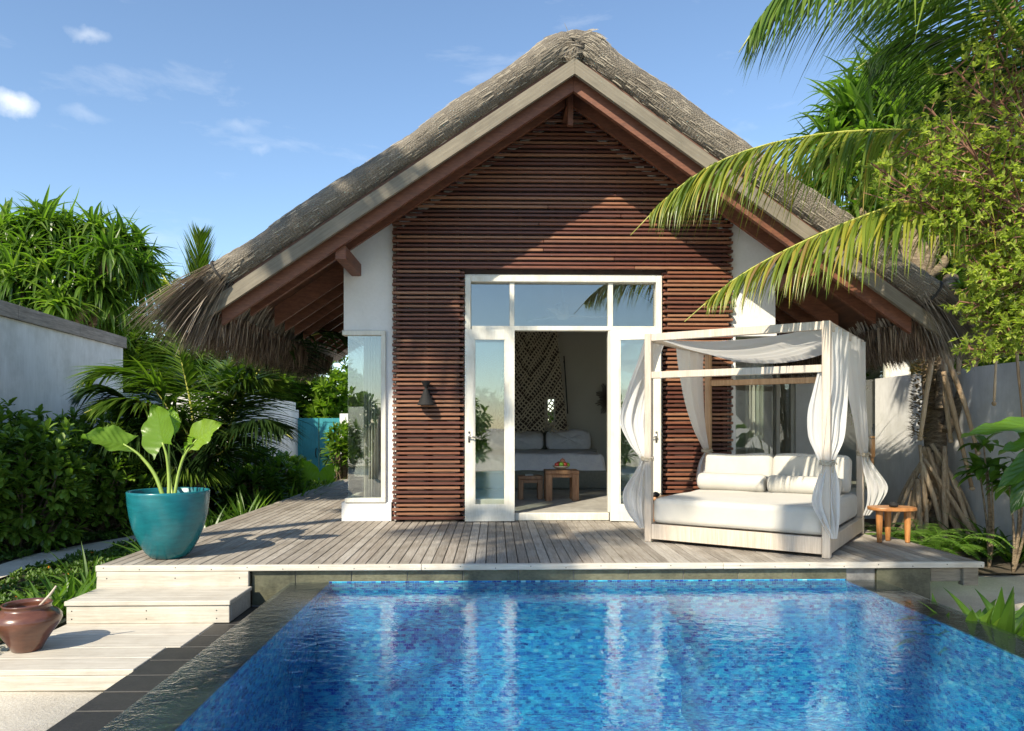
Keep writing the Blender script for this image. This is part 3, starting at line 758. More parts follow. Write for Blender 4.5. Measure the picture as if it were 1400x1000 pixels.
# rear wing on the right
wing = empty('rear_wing', 'low glazed wing with cream pillars behind the daybed', 'building', (5.2, 12, 0))
WX = lambda u: P(u, 600, 12)[0]
m = MB()
m.box(WX(1217), WX(1241), 11.95, 12.2, -.4, 3.0); m.box(WX(1290), 7.3, 12, 12.2, -.4, 3.0); m.box(WX(1087), WX(1112), 11.97, 12.2, .2, 2.4)
m.box(XR-.3, WX(1290), 11.98, 12.2, -.4, .05)
m.box(XR-.3, 7.3, 15.5, 15.6, -.4, 3.0); m.box(7.2, 7.3, 12.2, 15.5, -.4, 3.0)
m.build('wall', 'white_wall', wing)
m = MB(); m.box(XR-.3, WX(1290), 12.0, 12.2, 2.38, 3.0); m.build('fascia', 'soffit_wood', wing)
m = MB(); m.box(XR-.1, 7.5, 11.7, 15.8, 3.0, 3.25)
m.build('roof', 'slat_back', wing)
m = MB()
for u in (1064, 1084, 1113, 1131, 1180, 1214, 1243, 1287):
    m.cbox(WX(u)-.03, WX(u)+.03, 12.0, 12.1, .05, 2.38, .004)
m.box(WX(1064), WX(1290), 12.01, 12.09, 2.30, 2.379); m.box(WX(1064), WX(1290), 12.01, 12.09, .051, .12)
m.build('window_frame', 'frame_paint', wing)
m = MB(); m.box(WX(1060), WX(1217), 12.045, 12.055, .1, 2.31); m.box(WX(1241), WX(1290), 12.045, 12.055, .1, 2.31)
m.build('window_glass', 'window_glass', wing)
m = MB(); m.box(XR-.3, 7.2, 12.2, 15.5, -.05, .04); m.build('wing_floor', 'floor_stone', wing)
m = MB(); m.box(XR-.3, 7.2, 12.2, 15.5, 2.9, 2.95); m.build('ceiling', 'soffit_wood', wing)
tag(curtain(WX(1066), WX(1086), 12.35, .05, 2.3, 22), 'cream curtain behind the wing glass beside the left pillar', 'curtain', 'curtains')
tag(curtain(WX(1133), WX(1150), 12.35, .05, 2.3, 20), 'cream curtain behind the wing glass right of the left pillar', 'curtain', 'curtains')
c = empty('sideboard', 'brown wooden sideboard behind the wing glass', 'sideboard', (*P(1200,600,12.9)[:2], .04))
zc = P(1200,597,12.7)[2]
m = MB(); xa, xb = P(1183,600,12.9)[0], P(1217,600,12.9)[0]
m.cbox(xa, xb, 12.7, 13.15, zc-.03, zc, .004); m.build('top', 'teak', c)
m = MB(); m.box(xa+.02, xb-.02, 12.72, 13.13, zc-.36, zc-.03); m.build('cabinet', 'stool_wood', c)
for a_ in (xa+.03, xb-.07):
    m = MB(); m.box(a_, a_+.04, 12.74, 12.78, .04, zc-.36); m.build('leg', 'stool_wood', c)
for i_, (u, h, l) in enumerate(((1194,.22,'tall clear blue bottle on the sideboard, nearer its left end'), (1203,.15,'short squat blue bottle on the sideboard, right of the tall one'))):
    q = P(u,600,12.85); m = MB(); w = .05 if i_ else .04
    m.lathe([(w*.9,0),(w,.02),(w,h*.55),(w*.5,h*.7),(.014,h*.78),(.014,h)], (q[0],q[1],zc), 16)
    tag(m.build('bottle', 'bottle_glass', loc=(q[0],q[1],zc), smooth=True), l, 'bottle', 'blue bottles on the sideboard')
# wall lamp
lp = P(583, 537, YF-.15)
lamp = empty('wall_lamp', 'black hourglass wall lamp on the slat screen', 'lamp', lp)
m = MB(); m.lathe([(.014,-.0),(.018,.012),(.060,.085),(.062,.088),(.055,.088)], (lp[0],lp[1]-.06,lp[2]+.045), 24)
m.build('upper_shade', 'black_metal', lamp, smooth=False)
m = MB(); m.lathe([(.094,-.145),(.099,-.148),(.100,-.14),(.022,.03),(.015,.045)], (lp[0],lp[1]-.06,lp[2]), 24)
m.build('lower_shade', 'black_metal', lamp)
m = MB(); m.tube([(lp[0],lp[1]-.06,lp[2]+.04),(lp[0],lp[1]+.04,lp[2]+.04)], .012, 10); m.cbox(lp[0]-.04, lp[0]+.04, lp[1]+.02, lp[1]+.045, lp[2]-.02, lp[2]+.08, .004)
m.build('bracket', 'black_metal', lamp)
# ---------------------------------------------------------------- bedroom
FZ = .093
bx = lambda u, Y: P(u, 600, Y)[0]
bed = empty('bed', 'low grey upholstered bed seen through the open doors', 'bed', (bx(730,13), 13, FZ))
b0, b1 = bx(640,12.1), bx(832,12.1)
m = MB(); m.cbox(b0, b1, 12.1, 14.15, FZ, .40, .03); m.build('base', 'bed_fabric', bed)
m = MB(); m.cbox(b0+.1, b1-.42+.12, 14.1, 14.24, FZ, 1.03, .03); m.build('headboard', 'bed_fabric', bed)
m = MB()
def matt(a, b):
    x_ = b0+.03+(b1-b0-.06)*a; y_ = 12.13+(14.05-12.13)*b
    e = min(a*(b1-b0), (1-a)*(b1-b0), b*1.9+.0)/.10; e = min(1, e)
    return (x_, y_, .40+.27*math.sqrt(max(0, 1-(1-e)**2))+.008*math.sin(a*19+b*7)+.006*math.sin(b*31))
m.grid(matt, 60, 40); m.build('duvet', 'bed_linen', bed, smooth=True)
def pillow(m, cx, cy, cz, w, h, t, tilt=.3):
    def f(a, b):
        ang = a*2*math.pi; s_ = b*math.pi-math.pi/2
        q = max(0, math.cos(s_))**.5
        X_ = math.copysign(abs(math.cos(ang))**.45, math.cos(ang))*w/2*q
        Z_ = math.copysign(abs(math.sin(ang))**.45, math.sin(ang))*h/2*q
        Y_ = t/2*math.sin(s_)*(1-.35*abs(math.cos(ang)*math.sin(ang)))
        return (cx+X_, cy+Y_*math.cos(tilt)+Z_*math.sin(tilt), cz+Z_*math.cos(tilt)-Y_*math.sin(tilt))
    m.grid(f, 36, 12)
for i_, (u0, u1, l) in enumerate(((668,741,'grey white pillow at the head of the bed, left one'), (748,806,'grey white pillow at the head of the bed, right one'))):
    Yp = 13.75; xa, xb = bx(u0,Yp), bx(u1,Yp); m = MB()
    pillow(m, (xa+xb)/2, Yp, .86, xb-xa+.05, .42, .26)
    tag(m.build('pillow', 'bed_linen', loc=((xa+xb)/2, Yp, .66), smooth=True), l, 'pillow', 'bed pillows')
m = MB(); xa, xb = bx(640,13.3), bx(817,13.3)
m.grid(lambda a, b: (xa+(xb-xa)*a, 13.32+.22*b, .675+.035*math.sin(b*math.pi)+.004*math.sin(a*40)), 40, 8)
m.build('sheet_fold', 'white_cloth', bed, smooth=True)
# macrame hanging
m = MB(); Ym = 13.2; rows_, cols_ = 40, 30
def mac(i, j):                                            # i across, j down
    z = P(700,455,Ym)[2]+.1 + (P(700,590,Ym)[2]-P(700,455,Ym)[2]-.1)*j/rows_
    xc = bx(728,Ym); hw = (bx(762,Ym)-xc) + (bx(777,Ym)-bx(762,Ym))*(j/rows_)**1.3
    return Vector((xc+(i/cols_*2-1)*hw+.012*math.sin(j*.9+i), Ym+.02*math.sin(i*.8), z+.02*math.sin(i*.5)))
for j in range(rows_):
    for i in range(cols_+1):
        if (i+j) % 2: continue
        for d in (-1, 1):
            if 0 <= i+d <= cols_:
                dense = abs(math.sin((j+abs(i-14)*1.3)*.33)) > .35
                w_ = .036 if dense else .015
                p0, p1 = mac(i, j), mac(i+d, j+1)
                m.beam(p0, p1, w_*.6, w_, (0,1,0))
mh = tag(m.build('macrame_hanging', 'rope', loc=(bx(728,Ym), Ym, 1.1)), 'beige knotted macrame hanging above the bed head', 'wall hanging')
m = MB(); a0, a1, a2, a3 = mac(0,0), mac(cols_,0), mac(cols_,rows_), mac(0,rows_)
sx0 = P(745,560,Ym)[0]; sx1 = P(760,560,Ym)[0]
m.hexa([(a3.x,Ym+.10,a3.z),(sx0,Ym+.10,a3.z),(sx0,Ym+.13,a3.z),(a3.x,Ym+.13,a3.z),(a0.x,Ym+.10,a0.z),(sx0,Ym+.10,a0.z),(sx0,Ym+.13,a0.z),(a0.x,Ym+.13,a0.z)])
m.hexa([(sx1,Ym+.10,a2.z),(a2.x,Ym+.10,a2.z),(a2.x,Ym+.13,a2.z),(sx1,Ym+.13,a2.z),(sx1,Ym+.10,a1.z),(a1.x,Ym+.10,a1.z),(a1.x,Ym+.13,a1.z),(sx1,Ym+.13,a1.z)])
m.box(sx0, sx1, Ym+.10, Ym+.13, P(750,543,Ym)[2], a0.z)
m.build('dark_void_panel', 'slat_back', mh)  # added dark panel, stands in for the unlit room behind the net holes
m = MB(); m.tube([P(771,487,13.3), P(774,530,13.3), P(776,566,13.3)], .012, 6); m.sphere(P(771,495,13.25), .012, .012, .016, 8, 6)
tag(m.build('hanging_cord', 'dark_rope', loc=P(776,566,13.3)), 'dark cord with a pale bead beside the macrame', 'cord')
# sunburst wall ornament
m = MB(); c = P(838, 546, 14.22)
for k in range(52):
    a_ = 2*math.pi*k/52; L = .30+.05*math.sin(k*5)
    m.beam((c[0]+.06*math.cos(a_), c[1]+.03, c[2]+.06*math.sin(a_)), (c[0]+L*math.cos(a_), c[1], c[2]+L*1.05*math.sin(a_)), .014, .02, (0,1,0))
m.lathe([(.08,-.02),(.075,.02),(.02,.03)], (0,0,0), 20) if False else m.sphere((c[0],c[1]+.03,c[2]), .09, .03, .09, 16, 8)
tag(m.build('wall_ornament', 'slat_back', loc=c), 'dark round sunburst ornament on the bedroom wall', 'ornament')
# ceiling fan
c = P(769, 432, 11.6)
fan = empty('ceiling_fan', 'pale ceiling fan behind the glass over the doors', 'fan', (c[0], c[1], c[2]))
m = MB(); m.tube([(c[0],c[1],c[2]+.1),(c[0],c[1],zb(c[0])-.1)], .014, 8); m.build('rod', 'frame_paint', fan)
m = MB(); m.lathe([(.05,.2),(.10,.18),(.11,0),(.09,-.05),(.02,-.07)], c, 20); m.build('motor', 'frame_paint', fan, smooth=True)
for k in range(3):
    a_ = R(12+120*k); m = MB(); m.beam((c[0]+.1*math.cos(a_),c[1]+.1*math.sin(a_),c[2]), (c[0]+.75*math.cos(a_),c[1]+.75*math.sin(a_),c[2]), .13, .012)
    m.build('blade', 'frame_paint', fan)
# stools
def stool(name, label, u0, u1, vt, D, cat='stool'):
    q0, q1 = Q(u0, 650, D), Q(u1, 650, D); w = q1[0]-q0[0]; cx = (q0[0]+q1[0])/2; cy = (q0[1]+q1[1])/2+w*.4
    h = Q(u0, vt, D)[2]-FZ; t = empty(name, label, cat, (cx, cy, FZ)); l = .17*w if w < .4 else .075
    l = w*.20
    m = MB(); m.cbox(cx-w/2, cx+w/2, cy-w*.4, cy+w*.4, FZ+h-.05, FZ+h, .006, .5); m.build('seat' if cat == 'stool' else 'top', 'stool_wood', t)
    for sx in (-1, 1):
        for sy in (-1, 1):
            m = MB(); x_ = cx+sx*(w/2-l/2-.004); y_ = cy+sy*(w*.4-l/2-.004)
            m.cbox(x_-l/2, x_+l/2, y_-l/2, y_+l/2, FZ, FZ+h-.051, .005); m.build('leg', 'stool_wood', t)
    for sy in (-1, 1):
        m = MB(); y_ = cy+sy*(w*.4-l*.5); m.box(cx-w/2+l, cx+w/2-l, y_-.012, y_+.012, FZ+h-.10, FZ+h-.052); m.build('apron', 'stool_wood', t)
    return (cx, cy, FZ+h)
s1 = stool('wooden_stool', 'low brown wooden stool inside the doors, left of the fruit table', 708.5, 742.5, 651, 10.5)
s2 = stool('side_table', 'square brown wooden table inside the doors carrying the fruit bowl', 745.5, 792, 643.5, 10.3, 'table')
m = MB(); m.cbox(s1[0]-.07, s1[0]+.04, s1[1]-.08, s1[1]+.07, s1[2]+.001, s1[2]+.014, .002)
tag(m.build('book', 'book_cover', loc=s1), 'thin white book lying on the low stool', 'book')
m = MB(); m.lathe([(.045,0),(.05,.005),(.10,.03),(.125,.055),(.118,.055),(.09,.035),(.03,.015)], s2, 28)
tag(m.build('fruit_bowl', 'ceramic', loc=s2, smooth=True), 'shallow pale bowl on the square wooden table', 'bowl')
fr = [(-.06,-.02,.065,'fruit_red','dark red fruit at the left edge of the bowl'),(.0,-.05,.07,'fruit_green','green apple at the front of the bowl'),(.055,-.03,.07,'fruit_red','dark red fruit front right in the bowl'),(.09,.0,.062,'fruit_green','small green fruit at the right edge of the bowl'),(.02,.0,.12,'fruit_pink','pinkish fruit on top of the pile'),(-.03,.05,.075,'fruit_red','red fruit at the back of the bowl')]
for dx, dy, dz, mt_, l in fr:
    m = MB(); c = (s2[0]+dx, s2[1]+dy, s2[2]+dz+.005); rr_ = .036
    m.sphere(c, rr_, rr_, rr_*.92, 14, 10); m.tube([(c[0],c[1],c[2]+rr_*.8),(c[0]+.004,c[1],c[2]+rr_*1.25)], .003, 5)
    tag(m.build('fruit', mt_, loc=(c[0],c[1],c[2]-rr_), smooth=True), l, 'fruit', 'fruit in the bowl')
# ================================================================ DAYBED
def xf(m, c, rz):
    ca, sa = math.cos(rz), math.sin(rz)
    for a in m.V:
        x = a[:,0].copy(); y = a[:,1].copy()
        a[:,0] = c[0]+x*ca-y*sa; a[:,1] = c[1]+x*sa+y*ca; a[:,2] += c[2]
    return m
BW, BD, BH = 1.707, 1.80, 2.04
brz = math.atan2(-.983, 1.396)
ex = Vector((math.cos(brz), math.sin(brz), 0)); ey = Vector((-math.sin(brz), math.cos(brz), 0))
bc = Vector((1.472, 7.267, 0)) + ex*BW/2 + ey*BD/2; bc.z = .003
B0 = tuple(bc)
db = empty('daybed', 'square pale wooden four post daybed standing on the deck', 'daybed', B0)
def bpart(m, name, mt, smooth=False): return xf(m, B0, brz).build(name, mt, db, smooth=smooth)
hw, hd, pw = BW/2, BD/2, .068
for sx in (-1, 1):
    for sy in (-1, 1):
        m = MB(); x_, y_ = sx*(hw-pw/2), sy*(hd-pw/2)
        m.cbox(x_-pw/2, x_+pw/2, y_-pw/2, y_+pw/2, 0, BH, .005, .4+.2*sx); bpart(m, 'post', 'oak_wood' if (sy > 0 and sx < 0) else 'pale_wood')
i_ = pw+.0015
for sy in (-1, 1):
    y_ = sy*(hd-pw/2)
    m = MB(); m.cbox(-hw+i_, hw-i_, y_-.03, y_+.03, BH-.075, BH-.002, .004); bpart(m, 'top_rail', 'pale_wood')
    m = MB(); m.cbox(-hw+i_, hw-i_, y_-.03, y_+.03, 1.60, 1.665, .004); bpart(m, 'rail', 'pale_wood' if sy < 0 else 'oak_wood')
    m = MB(); m.cbox(-hw+i_, hw-i_, y_-.028, y_+.028, .03, .175, .004); bpart(m, 'side_board', 'pale_wood')
for sx in (-1, 1):
    x_ = sx*(hw-pw/2)
    m = MB(); m.cbox(x_-.03, x_+.03, -hd+i_, hd-i_, BH-.075, BH-.002, .004); bpart(m, 'top_rail', 'pale_wood')
    m = MB(); m.cbox(x_-.028, x_+.028, -hd+i_, hd-i_, .03, .175, .004); bpart(m, 'side_board', 'pale_wood')
m = MB(); m.box(-hw+.07, hw-.07, -hd+.07, hd-.07, .10, .150); bpart(m, 'platform', 'pale_wood')
def soft(m, x0, x1, y0, y1, z0, z1, e=.05, puff=.02, nx=28, nz=8, sd=1):
    """upholstered block: rounded edges, slightly swollen faces, a few shallow dents"""
    cx, cy, cz = (x0+x1)/2, (y0+y1)/2, (z0+z1)/2; hx, hy, hz = (x1-x0)/2, (y1-y0)/2, (z1-z0)/2
    rr = random.Random(sd); dn = [(rr.uniform(-hx,hx), rr.uniform(-hy,hy), rr.uniform(-hz,hz), rr.uniform(.12,.3), rr.uniform(-.012,.008)) for _ in range(14)]
    def pt(a):
        x, y, z = a[0]*hx, a[1]*hy, a[2]*hz
        ix, iy, iz = max(hx-e,0), max(hy-e,0), max(hz-e,0)
        q = Vector((max(-ix,min(ix,x)), max(-iy,min(iy,y)), max(-iz,min(iz,z))))
        d = Vector((x,y,z))-q
        if d.length > 1e-6: d = d.normalized()*e
        p_ = q+d
        n = Vector((a[0]**3, a[1]**3, a[2]**3)); n = n.normalized() if n.length > 0 else n
        s_ = puff*(1-min(1,abs(a[0]))**4*.9)*(1-abs(a[1])**4*.9 if hy > .15 else 1)*(1 - abs(a[2])**4*.9 if abs(a[2]) < .99 else 1)
        for dx, dy, dz, w_, h_ in dn:
            s_ += h_*math.exp(-((x-dx)**2+(y-dy)**2+(z-dz)**2)/(w_*w_))
        p_ += n*s_
        return (cx+p_.x, cy+p_.y, cz+p_.z)
    # cube sphere style faces with denser rows near the edges
    def sp(t): t = t*2-1; return math.copysign(1-(1-abs(t))**1.5, t)
    for ax in range(3):
        for sg in (-1, 1):
            def f(a, b):
                v = [0,0,0]; v[ax] = sg; v[(ax+1)%3] = sp(a)*(1 if sg > 0 else -1); v[(ax+2)%3] = sp(b); return pt(v)
            m.grid(f, nx, nx)
    return m
def bthing(m, name, mt, label, cat, group=None, z=0):
    xf(m, B0, brz); V = np.concatenate(m.V); c = ((V[:,0].min()+V[:,0].max())/2, (V[:,1].min()+V[:,1].max())/2, V[:,2].min())
    return tag(m.build(name, mt, loc=c, smooth=True), label, cat, group)
def weld(o):
    md = o.modifiers.new('weld', 'WELD'); md.merge_threshold = .0008
mt_ = bthing(soft(MB(), -hw+.055, hw-.055, -hd+.055, hd-.05, .178, .425, .055, .012, 30), 'mattress', 'cushion_cloth', 'thick cream mattress filling the daybed platform', 'mattress'); weld(mt_)
mid = -.01
for a, b, l in ((-hw+.09, mid-.006, 'upright cream back cushion, the left one on the daybed'), (mid+.006, hw-.09, 'upright cream back cushion, the right one on the daybed')):
    m = soft(MB(), a, b, -.09, .09, 0, .37, .05, .018, 20, sd=int(a*100))
    for v in m.V:
        y_ = v[:,1].copy(); v[:,1] = y_*.97+v[:,2]*.18+hd-.30; v[:,2] = v[:,2]*.985-y_*.15+.45
    weld(bthing(m, 'back_cushion', 'cushion_cloth', l, 'cushion', 'daybed back cushions'))
for a, b, l in ((-hw+.10, mid-.02, 'round cream bolster lying before the left back cushion'), (mid+.015, hw-.14, 'round cream bolster lying before the right back cushion')):
    m = MB(); rr_ = .098; n = 26; rings = []
    for t in [0,.004,.015,.03,.05]+[.05+(b-a-.1)*k/18 for k in range(1,18)]+[b-a-.05,b-a-.03,b-a-.015,b-a-.004,b-a]:
        e = min(t, b-a-t); q = rr_*(.55 if e <= 0 else min(1, .80+.2*math.sqrt(min(1, e/.04))))
        q *= 1+.008*math.sin(t*23+a)
        rings.append([(a+t, hd-.52+q*math.cos(2*math.pi*k/n), .428+.092+q*.97*math.sin(2*math.pi*k/n)) for k in range(n)])
    m.loft(rings)
    bthing(m, 'bolster', 'cushion_cloth', l, 'bolster', 'daybed bolsters')
# canopy cloth slung between the side rails
m = MB()
def can(a, b):
    x_ = -hw+.04+(2*hw-.08)*a; y_ = -hd+.05+(2*hd-.10)*b
    sag = (1-(2*a-1)**2)*(.085+.12*math.sin(b*math.pi*.9))+.02*math.sin(b*9)*(1-(2*a-1)**2)
    fold = .008*math.sin(b*40+3*a)*(1-(2*a-1)**2)
    return (x_, y_, BH-.035-sag+fold)
m.grid(can, 50, 70)
bthing(m, 'canopy_cloth', 'white_cloth', 'white sheer cloth sagging across the top of the daybed', 'canopy', 'daybed cloths')
def drape(rows, label, nf=5, ph=0, nu=84, nv=60):
    nf = max(1.6, nf*.62); rows = [r_[:5]+(r_[5]*.75,) for r_ in rows]
    """rows: z, centre x, centre y, half span x, half span y, fold depth"""
    pts = cr([r_[:3] for r_ in [(r_[1], r_[2], r_[0]) for r_ in rows]], nv)
    sps = cr([(r_[3], r_[4], r_[5]) for r_ in rows], nv)
    m = MB()
    def f(a, b):
        k = int(round(b*nv)); c = pts[k]; s_ = sps[k]; t = a*2-1
        hv = Vector((s_.x, s_.y, 0)); n = Vector((-s_.y, s_.x, 0))
        n = n.normalized() if n.length > 1e-5 else Vector((0,1,0))
        w = math.sin(t*nf*math.pi+ph+.5*math.sin(b*5+t*3))+.35*math.sin(t*nf*5.3+b*4+ph)+.13*math.sin(t*31+b*7+2*math.sin(b*9))
        p_ = Vector((c.x, c.y, c.z)) + hv*t + n*s_.z*w
        return (p_.x, p_.y, p_.z)
    m.grid(f, nu, nv)
    o = bthing(m, 'drape', 'white_cloth', label, 'drape', 'daybed drapes')
    return o
T = BH-.03
def tie(x, y, z, label):
    m = MB(); rr_ = .05
    for dz in (0, .014, -.012):
        m.tube([(x+rr_*math.cos(t)*1.15, y+rr_*math.sin(t)*1.15, z+dz+.006*math.sin(t*2)) for t in [k*2*math.pi/18 for k in range(19)]], .008, 6, caps=False)
    m.tube([(x+.04, y-.045, z), (x+.06, y-.06, z-.03), (x+.055, y-.06, z-.08)], .006, 5)
    m.tube([(x+.03, y-.05, z), (x+.07, y-.05, z+.015), (x+.09, y-.05, z-.01)], .006, 5)
    bthing(m, 'tieback', 'rope', label, 'tieback', 'rope tiebacks')
# front left post
drape([(T,-hw+.0,-.62,.015,.26,.020),(1.8,-hw-.06,-.66,.02,.23,.022),(1.5,-hw-.14,-.72,.06,.17,.025),(1.2,-hw-.17,-.79,.10,.11,.025),(.98,-hw-.10,-.84,.075,.06,.022),(.84,-hw-.035,-.87,.03,.025,.014),(.78,-hw-.025,-.87,.03,.022,.012),(.66,-hw-.07,-.86,.05,.03,.018),(.48,-hw-.14,-.82,.10,.05,.024),(.30,-hw-.13,-.82,.085,.05,.024),(.12,-hw-.05,-.84,.02,.02,.01)], 'white drape billowing left of the front left post', 4)
tie(-hw+.01, -hd+.05, .81, 'rope tie knotted round the front left post')
# rear left post
drape([(T,-hw+.02,.33,.01,.44,.022),(1.75,-hw+.02,.36,.01,.40,.024),(1.4,-hw+.02,.46,.015,.31,.026),(1.1,-hw+.02,.62,.02,.18,.024),(.9,-hw+.03,.77,.02,.07,.018),(.83,-hw+.02,hd-.06,.02,.025,.010),(.7,-hw-.02,hd-.06,.04,.035,.014),(.5,-hw-.03,hd-.08,.05,.05,.018),(.40,-hw-.02,hd-.08,.03,.03,.015)], 'white drape gathered to the rear left post beside the slats', 4, 1)
tie(-hw+.02, hd-.04, .84, 'rope tie knotted round the rear left post')
# front right post: gathers both sides of it
drape([(T,hw-.01,-.52,.012,.34,.028),(1.8,hw+.0,-.55,.012,.32,.030),(1.5,hw+.01,-.62,.02,.27,.032),(1.25,hw+.0,-.70,.05,.20,.032),(1.02,hw+.0,-.79,.06,.12,.028),(.86,hw-.02,-.86,.045,.05,.016),(.80,hw-.02,-.87,.04,.045,.014),(.66,hw-.03,-.87,.08,.05,.022),(.48,hw-.04,-.88,.105,.05,.028),(.33,hw-.01,-.88,.07,.05,.028),(.17,hw+.025,-.87,.02,.025,.010)], 'white drape tied round the near front right post', 5, 2)
drape([(1.62,hw-.085,-.86,.012,.018,.006),(1.45,hw-.11,-.86,.03,.02,.010),(1.25,hw-.13,-.86,.055,.02,.014),(1.05,hw-.125,-.86,.055,.02,.014),(.92,hw-.10,-.87,.03,.015,.010),(.82,hw-.07,-.88,.015,.015,.006)], 'narrow white fold of cloth bulging left of the near post', 2, 1, 20)
tie(hw-.03, -hd+.03, .82, 'rope tie knotted round the near front right post')
# rear right post
drape([(T,hw-.0,.30,.012,.50,.030),(1.75,hw+.01,.32,.012,.47,.030),(1.45,hw+.01,.42,.015,.38,.030),(1.2,hw+.02,.55,.02,.26,.028),(1.0,hw+.02,.68,.03,.15,.024),(.87,hw+.01,.80,.03,.07,.016),(.81,hw+.01,hd-.05,.03,.03,.012),(.68,hw+.06,hd-.06,.06,.04,.022),(.50,hw+.13,hd-.05,.09,.06,.028),(.34,hw+.10,hd-.06,.06,.05,.024),(.20,hw+.03,hd-.07,.03,.03,.015)], 'white drape gathered to the rear right post', 5, 0)
tie(hw-.01, hd-.04, .84, 'rope tie knotted round the rear right post')
# ---------------------------------------------------------------- side tables
def side_table(name, label, c, rz, h=.345, L=.44, W=.30):
    t = empty(name, label, 'table', c)
    m = MB(); n = 40
    ring = lambda k, z: [(L/2*k*math.copysign(abs(math.cos(a))**.75, math.cos(a)), W/2*k*math.copysign(abs(math.sin(a))**.75, math.sin(a)), z) for a in [2*math.pi*i/n for i in range(n)]]
    m.loft([ring(.97, h-.032), ring(1, h-.026), ring(1, h-.006), ring(.985, h)])
    xf(m, c, rz).build('table_top', 'teak', t)
    for x_, y_ in ((-.135,-.03),(.135,-.03),(0,.085)):
        m = MB(); m.lathe([(.016,0),(.022,.004),(.032,h-.10),(.034,h-.0325)], (x_,y_,0), 18)
        xf(m, c, rz).build('leg', 'teak', t, smooth=False)
    return (c[0], c[1], c[2]+h)
q = G(1227, 744); st1 = side_table('side_table', 'small oval teak table on the deck right of the daybed', (q[0]+.0, q[1]+.10, .003), R(-3))
st2 = side_table('side_table', 'small oval teak table half hidden behind the daybed, left side', (P(908,600,8.28)[0], 8.28, .003), R(8))
for (c, dx, l) in ((st1, .0, 'small black votive pot on the right teak table'), (st2, -.10, 'small black votive pot on the left teak table')):
    m = MB(); c = (c[0]+dx, c[1]-.03, c[2]+.001)
    m.lathe([(.024,0),(.040,.008),(.045,.022),(.038,.038),(.020,.046),(.022,.050),(.014,.052)], c, 20)
    m.tube([(c[0]+.03,c[1],c[2]+.025),(c[0]+.055,c[1],c[2]+.032),(c[0]+.060,c[1],c[2]+.018)], .006, 6)
    tag(m.build('votive_pot', 'black_metal', loc=c, smooth=True), l, 'pot', 'votive pots')
# ---------------------------------------------------------------- planter
pc = (-2.83, 6.53, .003)
m = MB()
m.lathe([(.135,0),(.150,.008),(.19,.05),(.245,.15),(.288,.26),(.315,.38),(.328,.48),(.333,.555),(.334,.572),(.327,.578),(.318,.572),(.314,.50),(.30,.42)], pc, 64, caps=True)
pl = tag(m.build('planter', 'bluegreen_glaze', loc=pc, smooth=True), 'large glazed teal planter on the deck corner', 'planter')
m = MB(); m.lathe([(.30,.0),(.2,.012),(.02,.02)], (pc[0],pc[1],pc[2]+.46), 40); m.build('potting_soil', 'soil', pl)
def ear_leaf(m, base, tip, up, W, cup=.12, wav=.014, nu=22, nv=40):
    """broad arrow shaped leaf from base (where the stalk joins) to tip"""
    base = Vector(base); tip = Vector(tip); d = tip-base; L = d.length; d.normalize()
    sd = d.cross(Vector(up)).normalized(); n = sd.cross(d).normalized()
    def f(a, b):
        t = b; s_ = a*2-1
        w = W/2*(math.sin(min(1, t*1.02+.0)**.62*math.pi)**.8 if t < 1 else 0)*1.0
        back = -L*.24*(abs(s_)**1.2)*max(0, 1-t*3.2)          # lobes reaching behind the stalk
        w = max(w, W*.33*(1-t) if t < .3 else 0)
        lat = abs(s_)
        ruf = wav*math.sin(t*17+s_*2)*lat**2
        vein = .005*math.sin((t*1.0-lat*.35)*44)*min(1,lat*4)*(1-lat*.5)-.02*W*(lat < .06)
        p_ = base + d*(t*L+back) + sd*(s_*w) + n*(cup*W*lat**1.5 + ruf + vein - .16*L*t*t)
        return tuple(p_)
    m.grid(f, nu, nv)
pz = pc[2]+.46
def ear_plant(name, label, leaves, root, mt='ear_leaf', group=None):
    t = empty(name, label, 'plant', root, group=group)
    for (stalk, base, tip, up, W, r0) in leaves:
        m = MB(); ear_leaf(m, base, tip, up, W); lf = m.build('leaf', mt, t, smooth=True)
        m = MB(); m.tube(cr(stalk, 14), [r0*(1-.62*k/14) for k in range(15)], 8); m.build('stalk', 'stalk', lf, smooth=True)
    return t
K = lambda u, v, D=6.5: Q(u, v, D)
ear_plant('elephant_ear', 'bright green elephant ear plant growing in the teal planter', [
    ([(pc[0]-.03,pc[1],pz), K(212,650), K(190,622), K(168,607)], K(172,609), K(113,593,6.3), (0,-.75,1), .36, .021),
    ([(pc[0],pc[1],pz), K(231,655), K(228,625), K(222,605)], K(223,607), K(206,551,6.75), (-.3,-1,.25), .34, .020),
    ([(pc[0]+.04,pc[1],pz), K(244,648), K(254,620), K(270,600)], K(268,602), K(299,577,6.4), (-.2,-1,.5), .27, .017),
    ([(pc[0]+.02,pc[1]+.05,pz), K(232,650,6.6), K(231,615,6.6), K(233,590,6.7)], K(231,589,6.7), K(236,556,6.8), (.5,-1,.1), .17, .013),
    ([(pc[0]+.04,pc[1]+.02,pz), K(243,650,6.55), K(251,622,6.55), K(259,606,6.5)], K(262,604,6.5), K(245,613,6.7), (-.3,-1,.6), .11, .011)], (pc[0], pc[1], pz))
